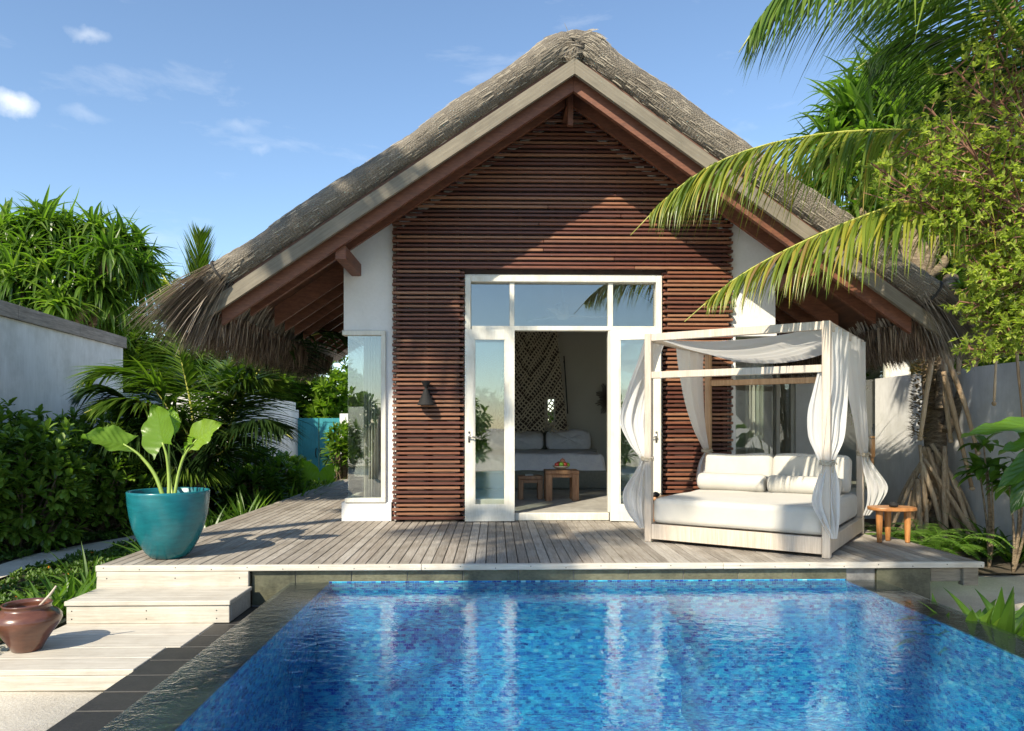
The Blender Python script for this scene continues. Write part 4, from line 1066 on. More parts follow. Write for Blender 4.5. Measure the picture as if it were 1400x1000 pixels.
# ---------------------------------------------------------------- brown urn with ladle
uc = (-3.085, 4.98, -.335)
m = MB()
m.lathe([(.082,0),(.088,.004),(.112,.05),(.152,.115),(.188,.165),(.203,.198),(.200,.224),(.178,.252),(.148,.270),(.139,.282),(.141,.296),(.149,.306),(.142,.311),(.128,.304),(.120,.28),(.15,.25)], uc, 56)
tag(m.build('urn', 'brown_glaze', loc=uc, smooth=True), 'glossy brown clay urn on the wooden terrace', 'urn')
m = MB(); m.tube([(uc[0]+.02,uc[1],uc[2]+.22),(uc[0]+.16,uc[1]-.02,uc[2]+.365),(uc[0]+.205,uc[1]-.025,uc[2]+.425)], [.010,.0085,.006], 8)
m.sphere((uc[0]+.0,uc[1],uc[2]+.20), .05, .05, .035, 14, 8)
tag(m.build('ladle', 'pale_wood', loc=(uc[0],uc[1],uc[2]+.16), smooth=True), 'pale wooden ladle leaning out of the brown urn', 'ladle')
# ================================================================ GARDEN WALLS AND GATE
def wallrun(name, label, a, b, th, z0, z1, cap=None, mt='garden_wall'):
    a = Vector((a[0], a[1], 0)); b = Vector((b[0], b[1], 0)); d = (b-a).normalized(); s_ = Vector((-d.y, d.x, 0))*th/2
    def slab(p, q, k, za, zb_, r):
        m = MB(); s2 = s_*k; m.hexa([tuple(p-s2+Vector((0,0,za))),tuple(q-s2+Vector((0,0,za))),tuple(q+s2+Vector((0,0,za))),tuple(p+s2+Vector((0,0,za))),tuple(p-s2+Vector((0,0,zb_))),tuple(q-s2+Vector((0,0,zb_))),tuple(q+s2+Vector((0,0,zb_))),tuple(p+s2+Vector((0,0,zb_)))], r); return m
    c = (a+b)/2
    if not cap: return tag(slab(a, b, 1, z0, z1, .5).build(name, mt, loc=(c.x, c.y, z0)), label, 'wall')
    t = empty(name, label, 'wall', (c.x, c.y, z0)); slab(a, b, 1, z0, z1-cap, .5).build('wall_face', mt, t)
    n = max(1, round((b-a).length/1.9))
    for k in range(n):
        p = a+(b-a)*(k/n)+d*.003; q = a+(b-a)*((k+1)/n)-d*.003
        if k == n-1: q += d*.06
        slab(p, q, 1.45, z1-cap+.002, z1, random.random()).build('coping', 'coping_wood', t)
    return t
LW0, LW1 = Q(-330, 500, 6.9), Q(160, 500, 14.6)
A1 = Q(0,415,10.5); A2 = Q(160,460,14.6); dd = (Vector(A2)-Vector(A1)); A0 = Vector(A1)-dd*1.4
wallrun('garden_wall', 'white garden wall with a timber coping, behind the left hedge', A0, A2, .22, -.5, 2.87, .21)
W1 = Q(316,534,13.4); W2 = Q(399,556,19.6)
wallrun('garden_wall', 'white shaded garden wall leading back to the teal gate', W1, W2, .2, -.5, 1.74)
wallrun('garden_wall', 'sunlit white cross wall behind the garden coconut palm', (Q(150,500,14.7)[0]-.3, 14.5), (W1[0]+.1, W1[1]-.02), .2, -.5, 1.74)
GY = 20.0; gx0, gx1 = P(407.5,600,GY)[0], P(465,600,GY)[0]
gt = P(436,572,GY)[2]
m = MB(); m.cbox(gx0-.32, gx0-.02, GY-.16, GY+.16, -.5, gt+.22, .01)
tag(m.build('gate_post', 'garden_wall', loc=(gx0-.16,GY,-.5)), 'white square pillar left of the teal gate', 'pillar', 'gate pillars')
m = MB(); m.cbox(gx1+.02, gx1+.25, GY-.16, GY+.16, -.5, gt+.12, .01); m.cbox(gx1+.25, gx1+3.5, GY-.12, GY+.12, -.5, gt+.30, .01)
tag(m.build('gate_post', 'garden_wall', loc=(gx1+.16,GY,-.5)), 'white pillar and wall right of the teal gate', 'pillar', 'gate pillars')
gate = empty('garden_gate', 'teal double gate with black ring handles', 'gate', ((gx0+gx1)/2, GY, -.42))
gm = (gx0+gx1)/2
for a, b, s_ in ((gx0, gm-.012, 1), (gm+.012, gx1, -1)):
    m = MB(); w = b-a; st = .10
    m.cbox(a, a+st, GY-.03, GY+.03, -.42, gt, .004); m.cbox(b-st, b, GY-.03, GY+.03, -.42, gt, .004)
    zs = [-.42, -.27, .62, .72, gt-.42, gt-.33, gt-.10, gt]
    for z0, z1 in ((-.42,-.27),(.30,.42),(gt-.42,gt-.32),(gt-.10,gt)): m.box(a+st, b-st, GY-.028, GY+.028, z0, z1)
    m.box(a+st-.01, b-st+.01, GY-.012, GY+.012, -.41, gt-.01)
    o = m.build('gate_leaf', 'gate_paint', gate)
    m = MB(); hx = (b-.05) if s_ > 0 else (a+.05)
    m.tube([(hx, GY-.03, .52), (hx+.0, GY-.09, .50), (hx-.01*s_, GY-.10, .40), (hx, GY-.09, .30), (hx, GY-.03, .28)], .014, 6)
    m.build('handle', 'black_metal', o, smooth=True)
wallrun('garden_wall', 'tall white garden wall along the right edge, streaked with shadow', (6.32, -2), (6.32, 12.0), .2, -.5, 1.9)
# ================================================================ PLANTS
def unit(n): v = rs.randn(n, 3); return v/np.linalg.norm(v, axis=1)[:, None]
OVAL = [.25,.75,1,.85,.15]; OBOV = [.18,.5,.9,1,.3]
def frond(parent, pts, L=.7, W=.035, n=90, droop=1.2, fwd=.45, down=.2, start=.08, rr=.016, mt='palm_sun', plane=None, lenp=None, lift=0, jit=.10, dead=0, name='frond'):
    """feather leaf: rachis through pts, leaflets on both sides"""
    c = cr(pts, 60); m = MB(); ts = np.linspace(start, .995, n)
    Pp = []; T_ = []; S_ = []
    for t in ts:
        k = t*60; i = min(int(k), 59); f = k-i; p = c[i].lerp(c[i+1], f); tg = (c[min(i+2,60)]-c[max(i-1,0)]).normalized()
        sd = tg.cross(Vector((0,0,1)));
        if sd.length < .2: sd = tg.cross(Vector(plane or (0,1,0)))
        sd.normalize()
        if plane is not None:
            pv = Vector(plane); sd = (pv-tg*pv.dot(tg)).normalized()
        Pp.append(p); T_.append(tg); S_.append(sd)
    Pp = np.array(Pp); T_ = np.array(T_); S_ = np.array(S_)
    prof = np.sin(np.clip(.18+ts*.88, 0, 1)*math.pi)**.6 if lenp is None else lenp(ts)
    for sgn in (-1, 1):
        fw = fwd+.55*ts**3
        N_ = np.cross(S_, T_)
        D = T_*fw[:,None] + S_*sgn*(1-.35*ts)[:,None] + np.array([0,0,-down]) + N_*lift + rs.randn(n,3)*jit
        LL = L*prof*(1+rs.randn(n)*.07)
        m.strips(Pp+rs.randn(n,3)*.004, D, LL, W*(.75+.25*prof), droop*(1+rs.randn(n)*.25), 6, prof=[.7,1,1,.85,.6,.3,.02], fold=.5, r=np.clip(.5+rs.randn(n)*.22, 0, 1))
    lf = m.build(name, mt, parent)
    m = MB(); m.tube(c[::3], [rr*(1-.8*k/20) for k in range(21)], 6, r=.6); m.build('rachis', 'rachis', lf, smooth=True)
    return lf
def rosette_leaves(m, c, axis, n, L, W, spread=1.0, droop=.5, nseg=4, prof=None, fold=.4):
    """n leaves round each centre c (k,3) about axis (k,3)"""
    c = np.asarray(c, float); k = len(c); axis = np.asarray(axis, float); axis = axis/np.linalg.norm(axis, axis=1)[:,None]
    Pp = np.repeat(c, n, 0); A = np.repeat(axis, n, 0)
    r_ = unit(k*n); r_ -= A*np.sum(r_*A, 1)[:,None]; r_ /= np.linalg.norm(r_, axis=1)[:,None]+1e-9
    h = rs.rand(k*n)
    D = r_*spread*(1.1-.7*h)[:,None] + A*(.15+.9*h)[:,None]
    LL = L*(.75+.45*rs.rand(k*n))
    base = np.repeat(rs.rand(k), n)
    m.strips(Pp, D, LL, W*(.85+.3*rs.rand(k*n)), droop, nseg, prof=prof, fold=fold, r=np.clip(base*.6+rs.rand(k*n)*.4, 0, 1))
# --- hedge shrubs on the left
def shrub(name, label, c, rx, ry, rz, n, L, W, mt, group=None, cat='shrub', spread=1.0, nl=9, prof=OBOV, droop=.3, low=-.75, stems=True):
    t = empty(name, label, cat, (c[0], c[1], gz(c[0], c[1])), group=group)
    u_ = unit(n*3); u_ = u_[u_[:,2] > low][:n]; rad = .55+.45*rs.rand(len(u_))**.5
    lump = 1+.16*np.sin(u_[:,0]*5+c[0]*3)*np.cos(u_[:,1]*4+c[1])+.10*np.sin(u_[:,2]*7+c[0])
    pc_ = np.array(c)+u_*np.array([rx,ry,rz])*(rad*lump)[:,None]
    ax = u_+np.array([0,-.15,.55])+rs.randn(len(u_),3)*.25
    m = MB(); rosette_leaves(m, pc_, ax, nl, L, W, spread, droop, 4, prof if len(prof) == 5 else None)
    m.build('foliage', mt, t)
    if stems:
        m = MB(); g0 = Vector((c[0], c[1], gz(c[0], c[1])-.02))
        for k in range(0, len(pc_), max(1, len(pc_)//60)):
            q = Vector(pc_[k]); b = g0+Vector((random.uniform(-.15,.15)*rx*2, random.uniform(-.15,.15)*ry*2, 0))
            m.tube([b, b.lerp(q, .5)+Vector((0,0,-.1)), q], [.018,.012,.006], 5)
        m.build('stem', 'bark', t)
    return t
hs = [((-5.35,7.3),.75,.62,'low green shrub nearest the pool at the hedge front'), ((-6.3,7.9),.85,.75,'green hedge shrub at the left edge of the photo'),
      ((-5.75,8.9),.8,.74,'green hedge shrub left of the sandy path bend'), ((-6.45,9.9),.85,.85,'tall green hedge shrub against the left garden wall'),
      ((-5.55,10.3),.75,.72,'green hedge shrub with pale tips above the path'), ((-6.3,11.7),.9,.88,'green hedge shrub behind the planter leaves'),
      ((-5.6,12.6),.8,.78,'green hedge shrub beside the garden palm'), ((-6.5,13.5),.8,.85,'far green hedge shrub by the wall end')]
for (x, y), r_, h, l in hs[1:]:
    shrub('hedge_shrub', l, (x+.12, y, gz(x,y)+h*.92), r_, r_*1.0, h, 330, .155, .068, 'hedge_leaf', 'hedge shrubs along the left wall', nl=10)
# --- strap leaved clumps
def clump(name, label, c, n, L, W, mt='lily_leaf', group=None, droop=1.2, up=1.6, r=.10, prof=None, cat='plant', z=None):
    z0 = gz(c[0], c[1])+.02 if z is None else z
    m = MB(); a = rs.rand(n)*2*math.pi; q = rs.rand(n)
    D = np.stack([np.cos(a)*(.4+q*.8), np.sin(a)*(.4+q*.8), up-q*.7*up*.6], 1)
    Pp = np.stack([c[0]+np.cos(a)*r*rs.rand(n), c[1]+np.sin(a)*r*rs.rand(n), np.full(n, z0)], 1)
    m.strips(Pp, D, L*(.7+.5*rs.rand(n)), W*(.8+.4*rs.rand(n)), droop, 7, prof=prof or [.6,.9,1,1,.85,.6,.3,.03], fold=.5)
    return tag(m.build(name, mt, loc=(c[0], c[1], z0)), label, cat, group)
lil = [(90,775,5.9,.34,'bright lily clump left of the timber steps'), (122,752,6.5,.36,'lily clump behind the top step corner'), (60,800,5.75,.30,'small lily clump behind the brown urn'),
       (150,765,6.25,.28,'lily clump tucked under the planter'), (160,738,7.0,.26,'short lily clump left of the planter')]
for u, v, D, L, l in lil:
    q = Q(u, v, D); clump('lily', l, (min(q[0], -3.40), q[1]), 26, L*1.25, .042, group='lilies left of the steps', droop=.9, up=1.3)
q0 = [(300,12.0),(330,12.9),(352,13.7),(375,14.6),(392,15.4),(410,16.2),(428,17.0),(440,17.8),(452,18.4)]
names = ['nearest the garden palm','second along the deck edge','third along the deck edge','beside the big round leaf','behind the big round leaf','before the left gate leaf','before the gate join','before the right gate leaf','nearest the corner window']
for (u, D), nm in zip(q0, names):
    x_ = -3.52; y_ = D*.93-.5
    clump('lily', 'green strap leaved lily in the deck border, '+nm, (x_+random.uniform(-.12,.12), y_), 34, .62, .055, group='lilies along the left deck edge', droop=.8, up=1.5, r=.16, mt='bright_leaf' if D > 14.4 else 'lily_leaf')
for k, (x_, y_) in enumerate([(-3.55,8.0),(-3.6,9.0),(-3.75,9.8),(-4.0,10.7),(-3.6,10.3)]):
    clump('lily', ['low lily clump hugging the deck just behind the planter','low lily clump by the deck left of the palm shadow','low lily clump between path and deck','lily clump in front of the palm trunk','lily clump right of the palm trunk'][k], (x_, y_), 26, .5, .05, 'dark_leaf', 'dark lilies by the deck', .9, 1.2, .14)
shrub('leafy_bush', 'bright croton bush growing before the right gate leaf', (P(474,612,16)[0]-.05, 16.0, .62), .34,.4,.52, 90, .20, .07, 'bright_leaf', nl=9)
shrub('leafy_bush', 'dark broad leaved bush behind the palm trunk', (-4.6, 13.6, .15), .7,.7,.55, 170, .20, .085, 'dark_leaf', nl=8)
shrub('leafy_bush', 'broad leaved bush at the deck edge in front of the palm trunk foot', (-3.95, 12.2, -.05), .45,.6,.40, 110, .22, .09, 'dark_leaf', nl=8)
shrub('leafy_bush', 'light green bush right of the palm trunk', (-3.85, 13.4, .05), .4,.6,.42, 110, .17, .07, 'bright_leaf', nl=8)
shrub('leafy_bush', 'mid green bush between the palm and the gate wall', (-4.25, 15.0, .05), .5,.8,.45, 150, .17, .075, 'hedge_leaf', nl=8)
# broad round leaf near the gate
rb_ = G(418, 690, -.35); rt = (-3.75, 14.0, -.35)
def J(u, v, D=13.9): return Q(u, v, D)
ear_plant('elephant_ear', 'broad light green ear leaves beside the path to the gate', [
    ([rt, J(432,670), J(425,655)], J(424,656), J(412,628), (.3,-1,.2), .42, .02),
    ([rt, J(438,672), J(446,655)], J(446,656), J(455,634), (-.3,-1,.3), .34, .02),
    ([rt, J(412,680), J(398,668)], J(398,668), J(380,650), (.1,-1,.6), .36, .02)], rt)
# --- ground cover
def scatter(n, x0, x1, y0, y1, ok):
    x = x0+(x1-x0)*rs.rand(n); y = y0+(y1-y0)*rs.rand(n)
    k = ok(x, y); x, y = x[k], y[k]
    return np.stack([x, y, np.array([gz(a, b) for a, b in zip(x, y)])+.035], 1)
pxy = np.array([(p.x, p.y) for p in pth])
def offpath(x, y):
    d = np.min(np.hypot(x[:,None]-pxy[None,:,0], y[:,None]-pxy[None,:,1]), 1)
    return d > .27+.05*np.sin(x*9+y*7)
c = scatter(15000, -7.6, -3.30, 4.2, 14, lambda x, y: offpath(x, y) & ((x < -3.36)))
m = MB(); hgt_ = .03+.05*rs.rand(len(c)); c2 = c.copy(); c2[:,2] += hgt_-.03
rosette_leaves(m, c2, np.tile([0,-.1,1.], (len(c),1))+rs.randn(len(c),3)*.25, 6, .052, .028, 1.0, .3, 2, [.5,1,.1], .3)
go = m.build('ground_cover', 'cover_leaf'); tag(go, 'low leafy ground cover either side of the sandy path', 'ground cover', kind='stuff')
m = MB(); c = scatter(60, -6.5, -3.5, 4.6, 9, offpath); c[:,2] += .07
rosette_leaves(m, c, np.tile([0,-.3,1.], (len(c),1)), 6, .02, .014, 1.2, 0, 2, [.6,1,.3], 0)
g = N('petal'); g.end(g.bsdf((.75,.25,.02), .6)); tag(m.build('ground_flowers', 'petal'), 'scattered small orange flowers in the ground cover', 'flowers', kind='stuff')
# --- garden coconut palm (young) on the left
def trunk(m, pts, r0, r1, n=12, ring=.02, seg=40):
    c = cr(pts, seg); m.tube(c, [r0+(r1-r0)*k/seg+ring*r0*(1 if k % 2 else -1) for k in range(seg+1)], n)
base = (-4.45, 11.4, -.40); C0 = Vector((-4.52, 11.4, .72))
cp = empty('coconut_palm', 'young coconut palm by the path with fronds arching over the planter', 'palm tree', base)
m = MB(); trunk(m, [base, (-4.47,11.4,.1), tuple(C0)], .125, .085); m.build('trunk', 'palm_bark', cp, smooth=True)
S = lambda u, v, D: Q(u, v, D)
fr_ = [([C0, S(262,600,10.8), S(232,560,10.5), S(200,520,10.3), S(150,505,10.2), S(105,530,10.1)], .8),
       ([C0, S(300,590,11.2), S(318,545,11.0), S(340,520,10.9), S(385,520,10.8)], .75),
       ([C0, S(262,560,11.3), S(250,500,11.2), S(235,440,11.1), S(218,395,11.0)], .95),
       ([C0, S(250,590,11.0), S(215,560,10.6), S(165,545,10.2), S(115,565,9.9)], .75),
       ([C0, S(240,600,11.1), S(190,560,10.8), S(140,530,10.6), S(100,545,10.4)], .7),
       ([C0, S(230,610,10.9), S(180,590,10.4), S(110,590,10.0), S(40,625,9.6)], .75),
       ([C0, S(275,560,11.6), S(255,520,11.9), S(215,500,12.2), S(165,525,12.4)], .8),
       ([C0, S(305,600,11.3), S(330,545,11.2), S(370,490,11.1), S(440,455,11.0), S(505,470,10.9)], 1.0),
       ([C0, S(300,620,11.1), S(325,590,10.9), S(362,575,10.7), S(400,600,10.5)], .7),
       ([C0, S(290,570,11.9), S(300,520,12.2), S(330,485,12.5), S(375,490,12.8)], .8),
       ([C0, S(270,640,10.9), S(235,640,10.5), S(200,650,10.3)], .5)]
for k, (p_, L) in enumerate(fr_):
    frond(cp, p_, L*1.35, .052, 100, .5+.2*(k % 3), .5, .15, .14, .024, 'palm_dark' if k in (4,5,7,8) else 'palm_green')
# tall palm behind, fronds showing over the wall and roof edge
cp = empty('coconut_palm', 'coconut palm behind the villa corner with one upright frond against the sky', 'palm tree', (-7.2, 19, -.4))
C1 = Vector((-6.7, 18.5, 2.0)); m = MB(); trunk(m, [(-7.2,19,-.4), (-7.0,18.8,1.0), tuple(C1)], .2, .14); m.build('trunk', 'palm_bark', cp, smooth=True)
C1 = Vector(S(262,440,18))
fr_ = [([C1, S(270,400,18), S(272,350,18), S(274,312,18)], .95, (1,0,0)), ([C1, S(240,400,18), S(190,385,17.6), S(140,395,17.3), S(112,410,17)], 1.15, None),
       ([C1, S(235,395,18.3), S(200,350,18.6), S(160,325,18.8), S(125,330,19)], 1.15, None), ([C1, S(225,430,17.6), S(180,440,17.2), S(130,470,16.9)], 1.0, None),
       ([C1, S(245,405,18.5), S(225,372,18.8), S(195,352,19)], .9, None), ([C1, S(215,425,17.4), S(165,420,17), S(120,440,16.8)], .9, None)]
for k, (p_, L, pl_) in enumerate(fr_):
    if k == 0: frond(cp, p_, 1.0, .085, 80, .05, 1.9, -.1, .12, .03, 'palm_green', plane=(1,.3,0))
    else: frond(cp, p_, L, .05, 66, .5, .5, .1, .1, .03, 'palm_green' if k != 1 else 'palm_sun')
# --- screw pines
def screwpine(name, label, base, heads, L, W, mt='pandanus_leaf', nl=30, fork=None, r0=.16, extra=None):
    t = empty(name, label, 'tree', base)
    fk = Vector(fork); m = MB()
    trunk(m, [base, tuple(Vector(base).lerp(fk, .5)+Vector((.05,0,0))), tuple(fk)], r0, r0*.75)
    m.build('trunk', 'bark', t, smooth=True)
    m = MB()
    for h in heads:
        h = Vector(h); mid = fk.lerp(h, .5)+Vector((random.uniform(-.1,.1), random.uniform(-.1,.1), -.15))
        m.tube(cr([fk, mid, h], 8), [r0*.55*(1-.05*k) for k in range(9)], 8)
    m.build('branch', 'bark', t, smooth=True)
    H = np.array([tuple(h) for h in heads]); ax = H-np.array(fk)+np.array([0,0,.4]); ax /= np.linalg.norm(ax, axis=1)[:,None]
    m = MB()
    for lay, (k_, dr, sp, up_) in enumerate(((nl, 1.7, 1.05, .5), (nl//2, 1.0, .75, .9), (nl, 2.8, 1.0, .1))):
        n = len(H)*k_; A = np.repeat(ax, k_, 0)+rs.randn(n,3)*.1; Pp = np.repeat(H, k_, 0)+rs.randn(n,3)*.06
        r_ = unit(n); r_ -= A*np.sum(r_*A, 1)[:,None]; r_ /= np.linalg.norm(r_, axis=1)[:,None]
        D = r_*sp*(.6+.6*rs.rand(n))[:,None]+A*up_
        m.strips(Pp, D, L*(.65+.5*rs.rand(n)), W*(.8+.4*rs.rand(n)), dr*(1+.3*rs.randn(n)), 7, prof=[.8,1,1,.92,.8,.6,.35,.04], fold=.45, curl=rs.randn(n,3)*.4, r=np.clip(np.repeat(rs.rand(len(H)), k_)*.5+rs.rand(n)*.5-(.15 if lay == 2 else 0), 0, 1))
    m.build('crown', mt, t)
    n = len(H)*3; m = MB(); Pp = np.repeat(H, 3, 0)-np.array([0,0,.1])
    D = rs.randn(n,3)*.35+np.array([0,0,-1]); m.strips(Pp, D, L*.5, W*.5, .2, 4, fold=.3); m.build('dead_leaves', 'dead_leaf', t)
    return t
hd_ = []
for u, v, D in [(30,330,15.2),(60,300,15.4),(95,296,15.5),(130,310,15.6),(165,318,15.8),(20,370,15),(60,350,14.8),(100,340,14.9),(140,350,15.2),(170,365,15.5),(-10,310,15.3),(-30,350,15),(80,385,14.7),(125,385,14.9),(30,405,14.6),(150,400,15.2),(0,330,16),(110,325,16),(65,325,16),(50,420,15.5),(100,430,15.6),(-20,400,15.2),(178,345,16)]:
    hd_.append(Q(u+random.uniform(-7,7), v+random.uniform(-6,6)+16, D))
hd_ += [(x+random.uniform(-.45,.45), y+random.uniform(-.5,.5), z+random.uniform(-.35,.25)) for x, y, z in hd_]
screwpine('screw_pine', 'dense screw pine crown rising behind the left garden wall', (-9.3, 16.2, -.4), hd_, .85, .085, fork=Q(85,470,15.6))
hd_ = []
for u, v, D in [(1130,200,11.6),(1160,150,11.8),(1195,118,12),(1230,112,12.1),(1150,235,11.4),(1185,180,11.5),(1225,165,11.7),(1265,150,12),(1110,262,11.5),(1170,285,11.3),(1215,240,11.3),(1255,210,11.5),(1300,190,12),(1200,300,11.2),(1245,285,11.2),(1290,250,11.5),(1300,310,11.4),(1260,340,11.3),(1330,150,12.2),(1340,220,12),(1170,130,12.2),(1215,95,12.3),(1255,105,12.3),(1145,170,12),(1290,110,12.3)]:
    hd_.append(Q(u+random.uniform(-6,6), v+random.uniform(-5,5)+8, D))
SPB = Q(1282, 745, 9.75); SPB = (SPB[0], SPB[1], -.42)
sp = screwpine('screw_pine', 'screw pine on stilt roots beside the right end of the deck', SPB, hd_, .95, .085, fork=Q(1262,380,10.6), r0=.15, nl=26)
# its stilt roots, hanging roots and second leaning stem
def root(m, p0, p1, ra, rb_, bow=.05, n=8):
    p0, p1 = Vector(p0), Vector(p1); mid = p0.lerp(p1, .5)+Vector((random.uniform(-bow,bow), random.uniform(-bow,bow), .03))
    m.tube(cr([p0, mid, p1], 8), [ra+(rb_-ra)*k/8+random.uniform(-.003,.003) for k in range(9)], n)
for k in range(46):
    m = MB(); a_ = random.uniform(0, 2*math.pi); rr_ = random.uniform(.2, .62); h = random.uniform(.0, .65)
    ft_ = Vector((SPB[0]+rr_*math.cos(a_)*1.15, SPB[1]+rr_*math.sin(a_)*.8, -.43))
    tp_ = Q(1262+random.uniform(-8,30), 500, 9.8); hz_ = Vector((tp_[0]+.05*math.cos(a_), tp_[1]+.08*math.sin(a_), .25+h))
    root(m, hz_, ft_, random.uniform(.018,.034), random.uniform(.02,.04)); m.build('stilt_root', 'root_bark', sp, smooth=True)
for (u0, v0, u1, v1, D) in ((1292,503,1337,620,9.3),(1290,528,1329,668,9.35),(1291,512,1300,603,9.5),(1276,500,1258,600,9.2),(1314,478,1310,510,9.6),(1372,400,1359,552,8.6),(1388,420,1399,580,8.7)):
    m = MB(); p0, p1 = Q(u0, v0-20, D), Q(u1, v1, D); root(m, p0, p1, .034 if u0 < 1350 else .02, .026 if u0 < 1350 else .013, .03)
    m.sphere(p1, .034 if u0 < 1350 else .02, .034, .03, 8, 6); m.build('hanging_root', 'root_bark', sp, smooth=True)
m = MB(); trunk(m, [Q(1290,560,9.8), Q(1292,500,9.9), Q(1296,440,10.1), Q(1300,380,10.4)], .10, .10); m.build('stem', 'bark', sp)
m = MB(); trunk(m, [Q(1295,590,9.9), Q(1318,530,10.0), Q(1332,490,10.2), Q(1350,420,10.4)], .07, .07); m.build('stem', 'bark', sp)
m = MB(); n = 700; hh = rs.rand(n); a_ = rs.rand(n)*2*math.pi
q0_, q1_ = np.array(Q(1258,600,9.75)), np.array(Q(1262,470,10.1))
Pp = q0_+(q1_-q0_)*hh[:,None]+np.stack([np.cos(a_), np.sin(a_), 0*a_], 1)*.12
m.strips(Pp, np.stack([np.cos(a_), np.sin(a_), .4+0*a_], 1), .05+.05*rs.rand(n), .03, .5, 2, prof=[1,.8,.3]); m.build('bark_flakes', 'dead_leaf', sp)
# --- ferns and plants on the right
def fern(c, nfr, L, label):
    m = MB()
    for k in range(nfr):
        a_ = 2*math.pi*k/nfr+random.uniform(-.3,.3); e = random.uniform(.5,1.1)
        pts = cr([c, (c[0]+math.cos(a_)*L*.35, c[1]+math.sin(a_)*L*.35, c[2]+L*.45*e), (c[0]+math.cos(a_)*L*.75, c[1]+math.sin(a_)*L*.75, c[2]+L*.5*e), (c[0]+math.cos(a_)*L, c[1]+math.sin(a_)*L, c[2]+L*.32*e)], 26)
        m.tube(pts[::2], .004, 4)
        for sgn in (-1, 1):
            Pp = np.array([tuple(p) for p in pts[3:]]); n = len(Pp); Tg = np.gradient(Pp, axis=0); Tg /= np.linalg.norm(Tg, axis=1)[:,None]
            S_ = np.cross(Tg, [0,0,1.]); S_ /= np.linalg.norm(S_, axis=1)[:,None]
            t = np.linspace(0,1,n); m.strips(Pp, S_*sgn+Tg*.35, .11*(1-t**2*.85)*(.6+.4*np.minimum(1,t*5)), .030, .3, 3, prof=[1,.9,.6,.05])
    return tag(m.build('fern', 'fern_leaf', loc=c), label, 'fern', 'ferns at the deck end')
for (x_, y_, l) in ((4.35,7.75,'bright fern directly behind the right teak table'),(4.45,8.35,'fern between the daybed and the screw pine roots'),(4.85,8.3,'fern at the foot of the screw pine roots'),(4.75,7.75,'fern just right of the teak table legs'),(4.2,8.8,'fern behind the daybed corner post')):
    fern((x_, y_, gz(x_, y_)+.1), 15, .62, l)
def PR_(u, v, D, name, label, n, L, W, mt, droop=1.0, up=1.3, grp=None):
    q = Q(u, v, D); return clump(name, label, (q[0], q[1]), n, L, W, mt, grp, droop, up, .08)
PR_(1290,800,5.3,'lily','broad green lily at the pool edge, leftmost of the right row',14,.42,.075,'lily_leaf',1.0,1.1,'lilies by the right pool edge')
PR_(1330,820,5.1,'lily','broad green lily at the pool edge, second from the left',18,.50,.085,'lily_leaf',.9,1.3,'lilies by the right pool edge')
PR_(1365,815,5.0,'lily','upright green lily at the pool edge, third from the left',18,.56,.085,'dark_leaf',.7,1.6,'lilies by the right pool edge')
PR_(1395,830,4.9,'lily','green lily cut by the right edge of the photo',18,.50,.085,'lily_leaf',.9,1.3,'lilies by the right pool edge')
PR_(1350,740,8.6,'strap_plant','dark strap leaved plant by the wall, left one',22,.62,.05,'dark_leaf',1.3,1.4,'dark plants at the wall foot')
PR_(1385,735,8.3,'strap_plant','dark strap leaved plant by the wall, right one',22,.62,.055,'dark_leaf',1.3,1.4,'dark plants at the wall foot')
PR_(1320,735,9.0,'strap_plant','dark strap leaved plant beside the stilt roots',18,.5,.05,'dark_leaf',1.3,1.2,'dark plants at the wall foot')
def whorlbush(label, spots, foot, L, W):
    t = empty('leafy_sapling', label, 'plant', foot); c = np.array([Q(*s_) for s_ in spots]); m = MB()
    rosette_leaves(m, c, np.tile([0,-.2,.6], (len(c),1))+rs.randn(len(c),3)*.3, 11, L, W, 1.1, 1.2, 5, [.25,.7,1,.95,.6,.05], .35)
    m.build('foliage', 'dark_leaf', t); m = MB()
    for p_ in c: m.tube(cr([foot, tuple(Vector(foot).lerp(Vector(p_), .5)+Vector((.03,0,-.05))), tuple(p_)], 8), [.016-.001*k for k in range(9)], 6)
    m.build('stem', 'bark', t, smooth=True)
f1 = Q(1352, 745, 8.0); whorlbush('leafy sapling before the right wall with one yellowing leaf', [(1350,640,8.0),(1345,610,8.0),(1356,660,7.9),(1340,650,8.05)], (f1[0],f1[1],-.42), .30, .10)
f2 = Q(1385, 745, 7.8); whorlbush('second leafy sapling at the right edge of the photo', [(1392,640,7.8),(1380,665,7.8),(1400,610,7.9),(1408,660,7.7)], (f2[0],f2[1],-.42), .30, .10)
rt = Q(1440, 740, 5.9); rt = (rt[0], rt[1], -.42)
ear_plant('broad_leaf_plant', 'large smooth green leaves reaching in from the right edge', [
    ([rt, Q(1450,650,5.9), Q(1432,592,5.9)], Q(1432,582,5.9), Q(1318,583,5.9), (0,-.5,1), .22, .02),
    ([rt, Q(1450,660,5.8), Q(1435,610,5.8)], Q(1435,604,5.8), Q(1366,612,5.8), (0,-.4,1), .20, .02),
    ([rt, Q(1450,680,5.7), Q(1440,630,5.7)], Q(1440,615,5.7), Q(1362,662,5.6), (-.5,-.7,1), .22, .02),
    ([rt, Q(1450,690,5.7), Q(1435,640,5.7)], Q(1425,628,5.7), Q(1382,700,5.6), (-.8,-.9,.3), .22, .02)], rt, 'dark_leaf')
